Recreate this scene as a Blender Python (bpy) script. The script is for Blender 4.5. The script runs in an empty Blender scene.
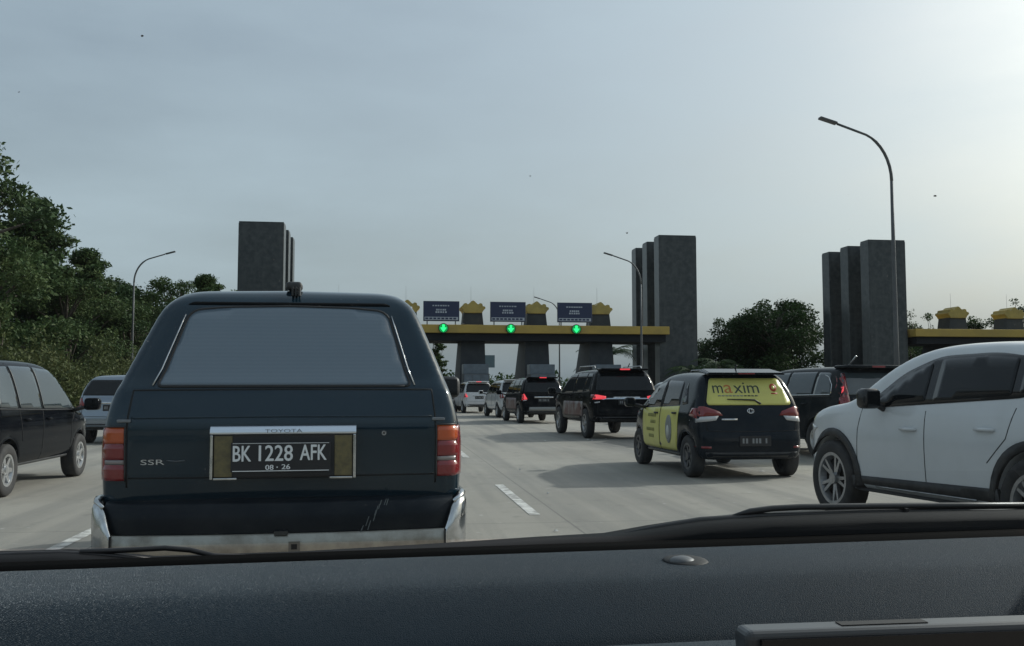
import bpy, bmesh, math, random
import numpy as np
from mathutils import Vector, Matrix
from mathutils.bvhtree import BVHTree
from mathutils.geometry import delaunay_2d_cdt

R = math.radians
scene = bpy.context.scene
COL = scene.collection

# ------------------------------------------------------------------ camera
CAM_H, YAW, PIT, FPX = 1.25, R(7.61), R(3.97), 950.0
cam_d = bpy.data.cameras.new('camera')
cam_d.sensor_width = 36.0
cam_d.lens = 36.0 * FPX / 1024.0
cam_d.clip_start = 0.03
cam_d.clip_end = 6000
cam = bpy.data.objects.new('camera', cam_d)
COL.objects.link(cam)
cam.location = (0, 0, CAM_H)
cam.rotation_euler = (R(90) + PIT, 0, -YAW)
scene.camera = cam

# ------------------------------------------------------------------ sky, sun, exposure
SUN_AZ, SUN_EL = R(68), R(30.5)          # azimuth from +Y (road direction) towards +X
world = bpy.data.worlds.new('World')
scene.world = world
world.use_nodes = True
wn, wl = world.node_tree.nodes, world.node_tree.links
wn.clear()
w_out = wn.new('ShaderNodeOutputWorld')
w_bg = wn.new('ShaderNodeBackground')
w_sky = wn.new('ShaderNodeTexSky')
w_sky.sky_type = 'NISHITA'
w_sky.sun_disc = False
w_sky.sun_elevation = SUN_EL
w_sky.sun_rotation = SUN_AZ
w_sky.altitude = 0
w_sky.air_density = 1.2
w_sky.dust_density = 7.0
w_sky.ozone_density = 1.5
w_hsv = wn.new('ShaderNodeHueSaturation')
w_hsv.inputs['Saturation'].default_value = 0.78
w_geo = wn.new('ShaderNodeTexCoord')
w_map = wn.new('ShaderNodeMapping')
w_map.inputs['Scale'].default_value = (1.2, 1.2, 4.0)
w_noise = wn.new('ShaderNodeTexNoise')
w_noise.inputs['Scale'].default_value = 1.6
w_noise.inputs['Detail'].default_value = 6
w_noise.inputs['Roughness'].default_value = 0.55
w_ramp = wn.new('ShaderNodeMapRange')
w_ramp.inputs['From Min'].default_value = 0.35
w_ramp.inputs['From Max'].default_value = 0.75
w_ramp.inputs['To Min'].default_value = 0.32
w_ramp.inputs['To Max'].default_value = 0.64
w_mix = wn.new('ShaderNodeMix')
w_mix.data_type = 'RGBA'
w_mix.inputs[7].default_value = (5.0, 5.8, 6.3, 1)      # thin high cloud veil
wl.new(w_geo.outputs['Generated'], w_map.inputs['Vector'])
wl.new(w_map.outputs['Vector'], w_noise.inputs['Vector'])
wl.new(w_noise.outputs['Fac'], w_ramp.inputs['Value'])
wl.new(w_ramp.outputs['Result'], w_mix.inputs[0])
wl.new(w_sky.outputs['Color'], w_hsv.inputs['Color'])
wl.new(w_hsv.outputs['Color'], w_mix.inputs[6])
wl.new(w_mix.outputs[2], w_bg.inputs['Color'])
w_bg.inputs['Strength'].default_value = 0.12
wl.new(w_bg.outputs['Background'], w_out.inputs['Surface'])

sun_d = bpy.data.lights.new('sun', 'SUN')
sun_d.energy = 2.9
sun_d.angle = R(1.2)
sun_d.color = (1.0, 0.965, 0.91)
sun = bpy.data.objects.new('sun', sun_d)
COL.objects.link(sun)
sdir = Vector((math.sin(SUN_AZ) * math.cos(SUN_EL), math.cos(SUN_AZ) * math.cos(SUN_EL), math.sin(SUN_EL)))
sun.rotation_euler = sdir.to_track_quat('Z', 'Y').to_euler()
sun.location = sdir * 60

scene.view_settings.view_transform = 'Standard'
scene.view_settings.look = 'None'
scene.view_settings.gamma = 1
scene.view_settings.exposure = 0.0
scene.cycles.max_bounces = 6
scene.cycles.transparent_max_bounces = 8

# ------------------------------------------------------------------ pixel -> point helpers
_fw = np.array([math.sin(YAW) * math.cos(PIT), math.cos(YAW) * math.cos(PIT), math.sin(PIT)])
_rt = np.array([math.cos(YAW), -math.sin(YAW), 0.0])
_up = np.cross(_rt, _fw)
def ray(px, py):
    return _fw + _rt * (px - 512) / FPX - _up * (py - 323) / FPX
def on_ground(px, py, z=0.0):
    r = ray(px, py); t = (z - CAM_H) / r[2]
    return r[0] * t, r[1] * t
def on_depth(px, py, Y):
    r = ray(px, py); t = Y / r[1]
    return r[0] * t, Y, CAM_H + r[2] * t

# ------------------------------------------------------------------ materials
MATS = {}
def mat(name, col=(0.5, 0.5, 0.5), rough=0.6, metal=0.0, spec=0.5, coat=0.0, emit=None, es=0.0,
        noise=None, bump=None, alpha=None):
    """noise=(scale, colour2, lo, hi) mixes a second colour by noise; bump=(scale, strength)."""
    if name in MATS:
        return MATS[name]
    m = bpy.data.materials.new(name)
    m.use_nodes = True
    nt = m.node_tree
    b = nt.nodes['Principled BSDF']
    b.inputs['Base Color'].default_value = (*col, 1)
    b.inputs['Roughness'].default_value = rough
    b.inputs['Metallic'].default_value = metal
    b.inputs['Specular IOR Level'].default_value = spec
    b.inputs['Coat Weight'].default_value = coat
    b.inputs['Coat Roughness'].default_value = 0.06
    if emit:
        b.inputs['Emission Color'].default_value = (*emit, 1)
        b.inputs['Emission Strength'].default_value = es
    tc = nt.nodes.new('ShaderNodeTexCoord')
    if noise:
        n = nt.nodes.new('ShaderNodeTexNoise')
        n.inputs['Scale'].default_value = noise[0]
        n.inputs['Detail'].default_value = 7
        n.inputs['Roughness'].default_value = 0.6
        nt.links.new(tc.outputs['Object'], n.inputs['Vector'])
        mr = nt.nodes.new('ShaderNodeMapRange')
        mr.inputs['From Min'].default_value = noise[2]
        mr.inputs['From Max'].default_value = noise[3]
        nt.links.new(n.outputs['Fac'], mr.inputs['Value'])
        mx = nt.nodes.new('ShaderNodeMix'); mx.data_type = 'RGBA'
        mx.inputs[6].default_value = (*col, 1)
        mx.inputs[7].default_value = (*noise[1], 1)
        nt.links.new(mr.outputs['Result'], mx.inputs[0])
        nt.links.new(mx.outputs[2], b.inputs['Base Color'])
        if len(noise) > 4:       # roughness where the second colour (dust) lies
            mr2 = nt.nodes.new('ShaderNodeMapRange')
            mr2.inputs['To Min'].default_value = rough
            mr2.inputs['To Max'].default_value = noise[4]
            nt.links.new(mr.outputs['Result'], mr2.inputs['Value'])
            nt.links.new(mr2.outputs['Result'], b.inputs['Roughness'])
    if bump:
        n2 = nt.nodes.new('ShaderNodeTexNoise')
        n2.inputs['Scale'].default_value = bump[0]
        n2.inputs['Detail'].default_value = 4
        nt.links.new(tc.outputs['Object'], n2.inputs['Vector'])
        bp = nt.nodes.new('ShaderNodeBump')
        bp.inputs['Strength'].default_value = bump[1]
        bp.inputs['Distance'].default_value = 0.02
        nt.links.new(n2.outputs['Fac'], bp.inputs['Height'])
        nt.links.new(bp.outputs['Normal'], b.inputs['Normal'])
    MATS[name] = m
    return m

def leaf_mat(name, c1, c2, c3):
    if name in MATS:
        return MATS[name]
    m = bpy.data.materials.new(name); m.use_nodes = True
    nt = m.node_tree
    b = nt.nodes['Principled BSDF']
    at = nt.nodes.new('ShaderNodeAttribute'); at.attribute_name = 'tint'
    rp = nt.nodes.new('ShaderNodeValToRGB')
    rp.color_ramp.elements[0].color = (*c1, 1)
    rp.color_ramp.elements[1].color = (*c3, 1)
    e = rp.color_ramp.elements.new(0.5); e.color = (*c2, 1)
    nt.links.new(at.outputs['Fac'], rp.inputs['Fac'])
    nt.links.new(rp.outputs['Color'], b.inputs['Base Color'])
    b.inputs['Roughness'].default_value = 0.55
    b.inputs['Specular IOR Level'].default_value = 0.12
    tr = nt.nodes.new('ShaderNodeBsdfTranslucent')
    nt.links.new(rp.outputs['Color'], tr.inputs['Color'])
    ms = nt.nodes.new('ShaderNodeMixShader'); ms.inputs[0].default_value = 0.22
    nt.links.new(b.outputs['BSDF'], ms.inputs[1])
    nt.links.new(tr.outputs['BSDF'], ms.inputs[2])
    nt.links.new(ms.outputs['Shader'], nt.nodes['Material Output'].inputs['Surface'])
    MATS[name] = m
    return m

# ------------------------------------------------------------------ mesh helpers
def mesh_obj(name, verts, faces, m, parent=None, smooth=False):
    me = bpy.data.meshes.new(name)
    me.from_pydata([tuple(map(float, v)) for v in verts], [], faces)
    me.validate()
    if m is not None:
        me.materials.append(m)
    if smooth:
        me.polygons.foreach_set('use_smooth', [True] * len(me.polygons))
    me.update()
    o = bpy.data.objects.new(name, me)
    COL.objects.link(o)
    o.parent = parent
    return o

def bm_obj(name, bm, m, parent=None, smooth=False):
    me = bpy.data.meshes.new(name)
    bmesh.ops.recalc_face_normals(bm, faces=bm.faces)
    bm.to_mesh(me); bm.free()
    if m is not None:
        me.materials.append(m)
    if smooth:
        me.polygons.foreach_set('use_smooth', [True] * len(me.polygons))
    o = bpy.data.objects.new(name, me)
    COL.objects.link(o)
    o.parent = parent
    return o

def add_box(bm, x0, x1, y0, y1, z0, z1, bev=0.0, seg=2):
    r = bmesh.ops.create_cube(bm, size=1)
    vs = r['verts']
    for v in vs:
        v.co = Vector(((x0 + x1) / 2 + v.co.x * (x1 - x0), (y0 + y1) / 2 + v.co.y * (y1 - y0), (z0 + z1) / 2 + v.co.z * (z1 - z0)))
    if bev:
        es = list({e for v in vs for e in v.link_edges})
        bmesh.ops.bevel(bm, geom=es, offset=bev, segments=seg, affect='EDGES', profile=0.5)
    return vs

def box(name, x0, x1, y0, y1, z0, z1, m, parent=None, bev=0.0, seg=2, smooth=False):
    bm = bmesh.new()
    add_box(bm, x0, x1, y0, y1, z0, z1, bev, seg)
    return bm_obj(name, bm, m, parent, smooth)

def tube_geo(pts, radii, n=8, cap=True, off=0):
    P = [Vector(p) for p in pts]
    vs, fs = [], []
    up0 = None
    for i, p in enumerate(P):
        if i == 0: t = P[1] - P[0]
        elif i == len(P) - 1: t = P[-1] - P[-2]
        else: t = P[i + 1] - P[i - 1]
        t.normalize()
        if up0 is None:
            up0 = Vector((0, 0, 1)) if abs(t.z) < 0.9 else Vector((1, 0, 0))
        a = t.cross(up0).normalized(); b2 = a.cross(t).normalized(); up0 = b2
        r = radii[i] if hasattr(radii, '__len__') else radii
        for k in range(n):
            th = 2 * math.pi * k / n
            vs.append(p + a * (math.cos(th) * r) + b2 * (math.sin(th) * r))
    for i in range(len(P) - 1):
        for k in range(n):
            k2 = (k + 1) % n
            fs.append((off + i * n + k, off + i * n + k2, off + (i + 1) * n + k2, off + (i + 1) * n + k))
    if cap:
        fs.append(tuple(off + k for k in range(n))[::-1])
        fs.append(tuple(off + (len(P) - 1) * n + k for k in range(n)))
    return vs, fs

def tube(name, pts, radii, m, parent=None, n=8):
    v, f = tube_geo(pts, radii, n)
    return mesh_obj(name, v, f, m, parent, True)

def prism(name, poly, y0, y1, m, parent=None, bev=0.0):
    """polygon in (x, z), extruded from y0 to y1"""
    bm = bmesh.new()
    f = bm.faces.new([bm.verts.new((p[0], y0, p[1])) for p in poly])
    r = bmesh.ops.extrude_face_region(bm, geom=[f])
    bmesh.ops.translate(bm, vec=(0, y1 - y0, 0), verts=[v for v in r['geom'] if isinstance(v, bmesh.types.BMVert)])
    if bev:
        bmesh.ops.bevel(bm, geom=list(bm.edges), offset=bev, segments=2, affect='EDGES')
    return bm_obj(name, bm, m, parent)

def tag(o, label=None, cat=None, group=None, kind=None):
    if label: o['label'] = label
    if cat: o['category'] = cat
    if group: o['group'] = group
    if kind: o['kind'] = kind
    return o

def empty(name, loc=(0, 0, 0), rz=0.0, label=None, cat=None, group=None):
    o = bpy.data.objects.new(name, None)
    COL.objects.link(o)
    o.location = loc
    o.rotation_euler = (0, 0, rz)
    o.empty_display_size = 0.2
    return tag(o, label, cat, group)

def copy_tree(o, parent=None):
    c = o.copy(); COL.objects.link(c); c.parent = parent
    for ch in list(o.children):
        copy_tree(ch, c)
    return c

def text_geo(s, size):
    cu = bpy.data.curves.new('t', 'FONT')
    cu.body = s; cu.size = size; cu.resolution_u = 3
    ob = bpy.data.objects.new('t', cu); COL.objects.link(ob)
    dg = bpy.context.evaluated_depsgraph_get()
    me = ob.evaluated_get(dg).to_mesh()
    v = np.array([tuple(p.co)[:2] for p in me.vertices])
    f = [tuple(p.vertices) for p in me.polygons]
    bpy.data.objects.remove(ob); bpy.data.curves.remove(cu)
    return v, f

def fit_text(s, w, h, cx, cz):
    """2D text scaled to a box of w x h centred on cx, cz"""
    v, f = text_geo(s, 1.0)
    lo, hi = v.min(0), v.max(0)
    v = (v - (lo + hi) / 2) / (hi - lo) * np.array([w, h]) + np.array([cx, cz])
    return v, f

# ------------------------------------------------------------------ signed distance bodies
def fillet(pts, n=5):
    out = []
    N = len(pts)
    for i, p in enumerate(pts):
        r = p[2] if len(p) > 2 else 0
        P = np.array(p[:2], float)
        if r <= 0:
            out.append(P); continue
        A = np.array(pts[i - 1][:2], float); B = np.array(pts[(i + 1) % N][:2], float)
        la, lb = np.linalg.norm(A - P), np.linalg.norm(B - P)
        a = P + (A - P) / la * min(r, la * .48); b = P + (B - P) / lb * min(r, lb * .48)
        for k in range(n + 1):
            t = k / n
            out.append((1 - t) ** 2 * a + 2 * t * (1 - t) * P + t * t * b)
    return np.array(out)

def poly_sdf(poly, A, B):
    d = np.full(A.shape, 1e9); s = np.ones(A.shape)
    N = len(poly)
    for i in range(N):
        p, q = poly[i], poly[i - 1]
        ex, ey = q[0] - p[0], q[1] - p[1]
        wx, wy = A - p[0], B - p[1]
        t = np.clip((wx * ex + wy * ey) / (ex * ex + ey * ey + 1e-12), 0, 1)
        d = np.minimum(d, (wx - ex * t) ** 2 + (wy - ey * t) ** 2)
        c1 = B >= p[1]; c2 = B < q[1]; c3 = ex * wy > ey * wx
        flip = (c1 & c2 & c3) | (~c1 & ~c2 & ~c3)
        s = np.where(flip, -s, s)
    return s * np.sqrt(d)

def smax(a, b, k):
    h = np.maximum(k - np.abs(a - b), 0) / k
    return np.maximum(a, b) + h * h * k * 0.25

def surface_nets(V, xs, ys, zs):
    ins = V < 0
    nx, ny, nz = V.shape
    csum = np.zeros((nx - 1, ny - 1, nz - 1), int)
    for dx in (0, 1):
        for dy in (0, 1):
            for dz in (0, 1):
                csum += ins[dx:nx - 1 + dx, dy:ny - 1 + dy, dz:nz - 1 + dz]
    act = (csum > 0) & (csum < 8)
    I, J, K = np.nonzero(act)
    idx = -np.ones(act.shape, int); idx[I, J, K] = np.arange(len(I))
    acc = np.zeros((len(I), 3)); cnt = np.zeros(len(I))
    cor = [(a, b, c) for a in (0, 1) for b in (0, 1) for c in (0, 1)]
    for a in cor:
        for ax in range(3):
            if a[ax]: continue
            b = list(a); b[ax] = 1
            va = V[I + a[0], J + a[1], K + a[2]]; vb = V[I + b[0], J + b[1], K + b[2]]
            m = (va < 0) != (vb < 0)
            t = np.where(m, va / (va - vb + 1e-20), 0)
            pa = np.stack([xs[I + a[0]], ys[J + a[1]], zs[K + a[2]]], 1)
            pb = np.stack([xs[I + b[0]], ys[J + b[1]], zs[K + b[2]]], 1)
            acc += (pa + (pb - pa) * t[:, None]) * m[:, None]; cnt += m
    Vt = acc / cnt[:, None]
    F = []
    A = ins
    def quads(m, sl, order):
        i, j, k = np.nonzero(m)
        return i, j, k
    # x edges
    m = A[:-1, 1:-1, 1:-1] != A[1:, 1:-1, 1:-1]
    i, j, k = np.nonzero(m); s = A[:-1, 1:-1, 1:-1][i, j, k]
    q = np.stack([idx[i, j, k], idx[i, j + 1, k], idx[i, j + 1, k + 1], idx[i, j, k + 1]], 1)
    F.append(np.where(s[:, None], q, q[:, ::-1]))
    m = A[1:-1, :-1, 1:-1] != A[1:-1, 1:, 1:-1]
    i, j, k = np.nonzero(m); s = A[1:-1, :-1, 1:-1][i, j, k]
    q = np.stack([idx[i, j, k], idx[i, j, k + 1], idx[i + 1, j, k + 1], idx[i + 1, j, k]], 1)
    F.append(np.where(s[:, None], q, q[:, ::-1]))
    m = A[1:-1, 1:-1, :-1] != A[1:-1, 1:-1, 1:]
    i, j, k = np.nonzero(m); s = A[1:-1, 1:-1, :-1][i, j, k]
    q = np.stack([idx[i, j, k], idx[i + 1, j, k], idx[i + 1, j + 1, k], idx[i, j + 1, k]], 1)
    F.append(np.where(s[:, None], q, q[:, ::-1]))
    F = np.concatenate(F)
    F = F[(F >= 0).all(1)]
    return Vt, F

def relax(V, F, it=2, lam=0.5):
    E = np.concatenate([F[:, [0, 1]], F[:, [1, 2]], F[:, [2, 3]], F[:, [3, 0]]])
    for _ in range(it):
        for l in (lam, -lam * 1.02):
            S = np.zeros_like(V); c = np.zeros(len(V))
            for a in range(3):
                S[:, a] = np.bincount(E[:, 0], V[E[:, 1], a], len(V)) + np.bincount(E[:, 1], V[E[:, 0], a], len(V))
            c = np.bincount(E[:, 0], minlength=len(V)) + np.bincount(E[:, 1], minlength=len(V))
            V = V + l * (S / c[:, None] - V)
    return V

class Car:
    """local frame: rear bumper at y=0, driving direction +y, ground z=0, right +x"""
    def __init__(self, root, side, rear, plan, paint, h=0.045, k=0.10, wheels=None, hy=None):
        self.root = root
        side = fillet(side); rear = fillet([(p[0], *p[1:]) for p in rear]); plan = fillet(plan)
        rear = np.concatenate([rear, (rear * [-1, 1])[::-1]])
        plan = np.concatenate([plan, (plan * [1, -1])[::-1]])
        L = side[:, 0].max(); W = rear[:, 0].max(); H = side[:, 1].max()
        z0 = side[:, 1].min()
        xs = np.arange(-W - 1.5 * h, W + 1.6 * h, h) ; xs = xs - (xs[0] + xs[-1]) / 2
        ys = np.arange(side[:, 0].min() - 1.7 * h, L + 2.2 * h, h) if hy is None else hy
        zs = np.arange(z0 - 1.6 * h, H + 2.2 * h, h)
        Y, Z = np.meshgrid(ys, zs, indexing='ij'); dS = poly_sdf(side, Y, Z)
        X, Z2 = np.meshgrid(xs, zs, indexing='ij'); dR = poly_sdf(rear, X, Z2)
        Y3, X3 = np.meshgrid(ys, xs, indexing='ij'); dP = poly_sdf(plan, Y3, X3).T
        D = smax(smax(dS[None, :, :], dR[:, None, :], k), dP[:, :, None], k * 1.2)
        self.W, self.L, self.H = W, L, H
        if wheels:
            for (wy, wr) in wheels:
                cyl = np.sqrt((Y - wy) ** 2 + (Z - wr) ** 2) - (wr + 0.055)
                sub = np.maximum(cyl[None, :, :], (W - 0.34) - np.abs(xs)[:, None, None])
                D = np.maximum(D, -sub)
        V, F = surface_nets(D, xs, ys, zs)
        V = relax(V, F, 2)
        me = bpy.data.meshes.new('body')
        me.vertices.add(len(V)); me.vertices.foreach_set('co', V.ravel())
        me.loops.add(F.size); me.loops.foreach_set('vertex_index', F.ravel())
        me.polygons.add(len(F))
        me.polygons.foreach_set('loop_start', np.arange(0, F.size, 4))
        me.update(calc_edges=True); me.validate()
        me.polygons.foreach_set('use_smooth', [True] * len(me.polygons))
        me.materials.append(paint)
        self.body = bpy.data.objects.new('body', me); COL.objects.link(self.body); self.body.parent = root
        self.bvh = BVHTree.FromPolygons([Vector(v) for v in V], F.tolist())

    def hit(self, face, u, v):
        """face 'L','R' take (y,z); 'B' (rear), 'F' take (x,z); 'T' takes (x,y)"""
        o, d = {'L': (Vector((-5, u, v)), Vector((1, 0, 0))), 'R': (Vector((5, u, v)), Vector((-1, 0, 0))),
                'B': (Vector((u, -5, v)), Vector((0, 1, 0))), 'F': (Vector((u, 12, v)), Vector((0, -1, 0))),
                'T': (Vector((u, v, 5)), Vector((0, 0, -1)))}[face]
        p, n, i, t = self.bvh.ray_cast(o, d)
        if p is None:
            p2, n, i, t = self.bvh.find_nearest(o + d * (5 - self.W * .8) if face in 'LR' else (Vector((u, 0.2, v)) if face == 'B' else Vector((u, self.L - .2, v)) if face == 'F' else Vector((u, v, self.H))))
            p = p2
        return p, d

    def patch(self, name, face, poly, m, off=0.004, s=0.06, parent=None, thick=0.03, flip=False):
        poly = fillet(poly)
        # resample the boundary
        B = []
        for i in range(len(poly)):
            a, b = poly[i], poly[(i + 1) % len(poly)]
            n = max(1, int(np.linalg.norm(b - a) / s))
            for k in range(n):
                B.append(a + (b - a) * k / n)
        B = np.array(B)
        lo, hi = B.min(0), B.max(0)
        gx = np.arange(lo[0] + s / 2, hi[0], s); gy = np.arange(lo[1] + s / 2, hi[1], s)
        pts = [Vector(b) for b in B]
        if len(gx) and len(gy):
            GX, GY = np.meshgrid(gx, gy)
            d = poly_sdf(B, GX, GY)
            for q in np.argwhere(d < -s * 0.35):
                pts.append(Vector((GX[q[0], q[1]], GY[q[0], q[1]])))
        nb = len(B)
        ed = [(i, (i + 1) % nb) for i in range(nb)]
        v2, e2, f2, _, _, _ = delaunay_2d_cdt(pts, ed, [], 1, 1e-5)
        vs = []
        for q in v2:
            p, d = self.hit(face, q.x, q.y)
            if face in 'LR' and q.y < .85 and abs(p.x) < self.W - .16 and not name.startswith('headlamp'):
                p = Vector((math.copysign(self.W - .025, p.x), p.y, p.z))
            vs.append(p - d * off)
        cnt = {}
        for f in f2:
            for i in range(len(f)):
                a, b = f[i], f[(i + 1) % len(f)]
                key = (min(a, b), max(a, b)); cnt.setdefault(key, []).append((a, b))
        fs = [tuple(f) for f in f2]
        lowid = {}
        for key, l in cnt.items():
            if len(l) == 1:
                a, b = l[0]
                for q in (a, b):
                    if q not in lowid:
                        lowid[q] = len(vs); vs.append(vs[q] + d * thick)
                fs.append((b, a, lowid[a], lowid[b]))
        o = mesh_obj(name, vs, fs, m, parent or self.root)
        me = o.data
        me.polygons.foreach_set('use_smooth', [i < len(f2) for i in range(len(me.polygons))])
        return o

    def line(self, name, face, pts, r, m, closed=False, off=0.0, s=0.07, parent=None, n=6):
        pts = [np.array(p[:2], float) for p in (fillet(pts) if closed else pts)]
        if closed: pts.append(pts[0])
        Q = []
        for a, b in zip(pts[:-1], pts[1:]):
            k = max(1, int(np.linalg.norm(b - a) / s))
            for i in range(k): Q.append(a + (b - a) * i / k)
        Q.append(pts[-1])
        P = []
        for q in Q:
            p, d = self.hit(face, q[0], q[1]); P.append(p - d * off)
        v, f = tube_geo(P, r, n)
        return mesh_obj(name, v, f, m, parent or self.root, True)

    def text(self, name, face, s, w, h, cu, cv, m, off=0.006, parent=None, plane=None):
        v, f = fit_text(s, w, h, 0, 0)
        vs = []
        for a, b in v:
            u = (-a if face == 'L' else a) + cu
            p, d = self.hit(face, u, b + cv)
            if plane is not None: p = Vector((u, plane, b + cv))
            vs.append(p - d * off)
        return mesh_obj(name, vs, f, m, parent or self.root)

# wheels ------------------------------------------------------------
WH = {}
def wheel_meshes(r, w, rim_r, style, rim_mat):
    key = (r, w, rim_r, style, rim_mat.name)
    if key in WH: return WH[key]
    n = 36
    def lathe(prof, m, nm, smooth=True):
        vs, fs = [], []
        for i in range(n):
            a = 2 * math.pi * i / n
            for (x, rr) in prof: vs.append((x, rr * math.cos(a), rr * math.sin(a)))
        k = len(prof)
        for i in range(n):
            for j in range(k - 1):
                i2 = (i + 1) % n
                fs.append((i * k + j, i * k + j + 1, i2 * k + j + 1, i2 * k + j))
        return vs, fs
    hw = w / 2
    tv, tf = lathe([(-hw * .8, rim_r - .01), (-hw * .95, rim_r + .01), (-hw, (r + rim_r) / 2), (-hw * .93, r - .018), (-hw * .75, r - .003), (0, r), (hw * .75, r - .003), (hw * .93, r - .018), (hw, (r + rim_r) / 2), (hw * .95, rim_r + .01), (hw * .8, rim_r - .01)], None, 't')
    tm = bpy.data.meshes.new('tyre'); tm.from_pydata(tv, [], tf); tm.polygons.foreach_set('use_smooth', [True] * len(tf))
    tm.materials.append(mat('tyre_rubber', (0.02, 0.02, 0.021), 0.8, noise=(9, (0.06, 0.055, 0.05), .4, .9)))
    # rim, outer side is +x
    bm = bmesh.new()
    rv, rf = lathe([(-hw * .7, rim_r - .012), (hw * .80, rim_r - .012), (hw * .88, rim_r + .004), (hw * .86, rim_r - .028), (hw * .3, rim_r - .05)], None, 'r')
    bv = [bm.verts.new(v) for v in rv]
    for f in rf: bm.faces.new([bv[i] for i in f])
    ns, wid, twin = {'six': (6, .055, False), 'twin': (5, .030, True), 'five': (5, .075, False), 'seven': (7, .05, False)}[style]
    for i in range(ns):
        for da in ((-.19, .19) if twin else (0,)):
            a = 2 * math.pi * i / ns
            a1, a2 = a + da * .55, a + da
            p0 = Vector((hw * .62, .035 * math.cos(a1), .035 * math.sin(a1)))
            p1 = Vector((hw * .80, (rim_r - .02) * math.cos(a2), (rim_r - .02) * math.sin(a2)))
            dr = (p1 - p0).normalized(); tn = Vector((1, 0, 0)).cross(dr).normalized() * wid / 2
            nx = Vector((-.035, 0, 0))
            q = [p0 - tn * 1.2, p0 + tn * 1.2, p1 + tn * .8, p1 - tn * .8]
            vv = [bm.verts.new(x) for x in q] + [bm.verts.new(x + nx) for x in q]
            for f in ((0, 1, 2, 3), (4, 5, 6, 7), (0, 1, 5, 4), (1, 2, 6, 5), (2, 3, 7, 6), (3, 0, 4, 7)):
                bm.faces.new([vv[j] for j in f])
    hub = bmesh.ops.create_cone(bm, cap_ends=True, segments=16, radius1=.06, radius2=.05, depth=.05)
    bmesh.ops.rotate(bm, verts=hub['verts'], cent=(0, 0, 0), matrix=Matrix.Rotation(R(90), 3, 'Y'))
    bmesh.ops.translate(bm, verts=hub['verts'], vec=(hw * .62, 0, 0))
    rm = bpy.data.meshes.new('rim'); bmesh.ops.recalc_face_normals(bm, faces=bm.faces); bm.to_mesh(rm); bm.free()
    rm.materials.append(rim_mat)
    # dark backing disc: shade between the spokes put into its colour
    bm = bmesh.new()
    c = bmesh.ops.create_cone(bm, cap_ends=True, segments=24, radius1=rim_r - .02, radius2=rim_r - .02, depth=.03)
    bmesh.ops.rotate(bm, verts=c['verts'], cent=(0, 0, 0), matrix=Matrix.Rotation(R(90), 3, 'Y'))
    dm = bpy.data.meshes.new('backing_disc'); bm.to_mesh(dm); bm.free()
    dm.materials.append(mat('spoke_gap_dark', (0.015, 0.015, 0.016), .7))
    WH[key] = (tm, rm, dm)
    return WH[key]

def add_wheel(root, x, y, r, w, rim_r, style, rim_mat, rot=0.0):
    tm, rm, dm = wheel_meshes(r, w, rim_r, style, rim_mat)
    o = bpy.data.objects.new('wheel', rm); COL.objects.link(o); o.parent = root
    o.location = (x, y, r)
    o.rotation_euler = (rot, 0, 0 if x > 0 else math.pi)
    for nm, me in (('tyre', tm), ('backing_disc', dm)):
        c = bpy.data.objects.new(nm, me); COL.objects.link(c); c.parent = o
    return o

# shared materials ---------------------------------------------------
def paint(name, col, metal=0.0, rough=0.28, dust=(0.25, 0.24, 0.22), amount=0.12, coat=0.25, spec=0.32):
    d = tuple(c * (1 - amount) + q * amount for c, q in zip(col, dust))
    return mat(name, col, rough * .5, metal, spec, coat, noise=(3.2, d, .42, .75, rough * .5 + .08))
GLASS = mat('dark_glass', (0.006, 0.008, 0.010), 0.03, 0, 0.30)
GLASS_C = mat('pale_opaque_glass', (0.062, 0.076, 0.082), 0.03, 0, 0.7, noise=(.5, (0.035, 0.045, 0.05), .4, .6))  # opaque pane; brightness seen through and mirrored is put into the colour
GLASS_R = mat('tinted_rear_glass', (0.008, 0.010, 0.012), 0.05, 0, 0.35)
BLACKP = mat('black_plastic', (0.018, 0.018, 0.019), 0.5, noise=(8, (0.05, 0.048, 0.045), .45, .8))
SEAM = mat('panel_gap', (0.004, 0.004, 0.004), 0.7)
CHROME = mat('chrome', (0.62, 0.63, 0.64), 0.12, 1.0, noise=(14, (0.4, 0.39, 0.36), .45, .75, .35))
ALLOY = mat('alloy', (0.55, 0.56, 0.57), 0.32, 0.8, noise=(10, (0.3, 0.29, 0.27), .4, .8))
ALLOY_D = mat('machined_alloy', (0.42, 0.42, 0.43), 0.35, 0.8, noise=(10, (0.2, 0.2, 0.19), .4, .8))
RED = mat('red_lens', (0.20, 0.010, 0.012), 0.12, 0, 0.5, 0.7)
RED_ON = mat('lit_brake_lens', (0.5, 0.02, 0.02), 0.15, 0, 0.5, 0.5, emit=(1.0, 0.07, 0.09), es=.85)
AMBER = mat('amber_lens', (0.46, 0.075, 0.012), 0.12, 0, 0.5, 0.7)
CLEAR = mat('clear_lens', (0.50, 0.50, 0.50), 0.15, 0, 0.6, 0.6)
WHITE = mat('white_lettering', (0.75, 0.76, 0.76), 0.5)
PLATE = mat('black_plate', (0.012, 0.012, 0.014), 0.4)

# ================================================================== THE SETTING
def sheet(name, x0, x1, y0, y1, z, m, nx=1, ny=1):
    vs = [(x0 + (x1 - x0) * i / nx, y0 + (y1 - y0) * j / ny, z) for j in range(ny + 1) for i in range(nx + 1)]
    fs = [(j * (nx + 1) + i, j * (nx + 1) + i + 1, (j + 1) * (nx + 1) + i + 1, (j + 1) * (nx + 1) + i) for j in range(ny) for i in range(nx)]
    return mesh_obj(name, vs, fs, m)

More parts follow.
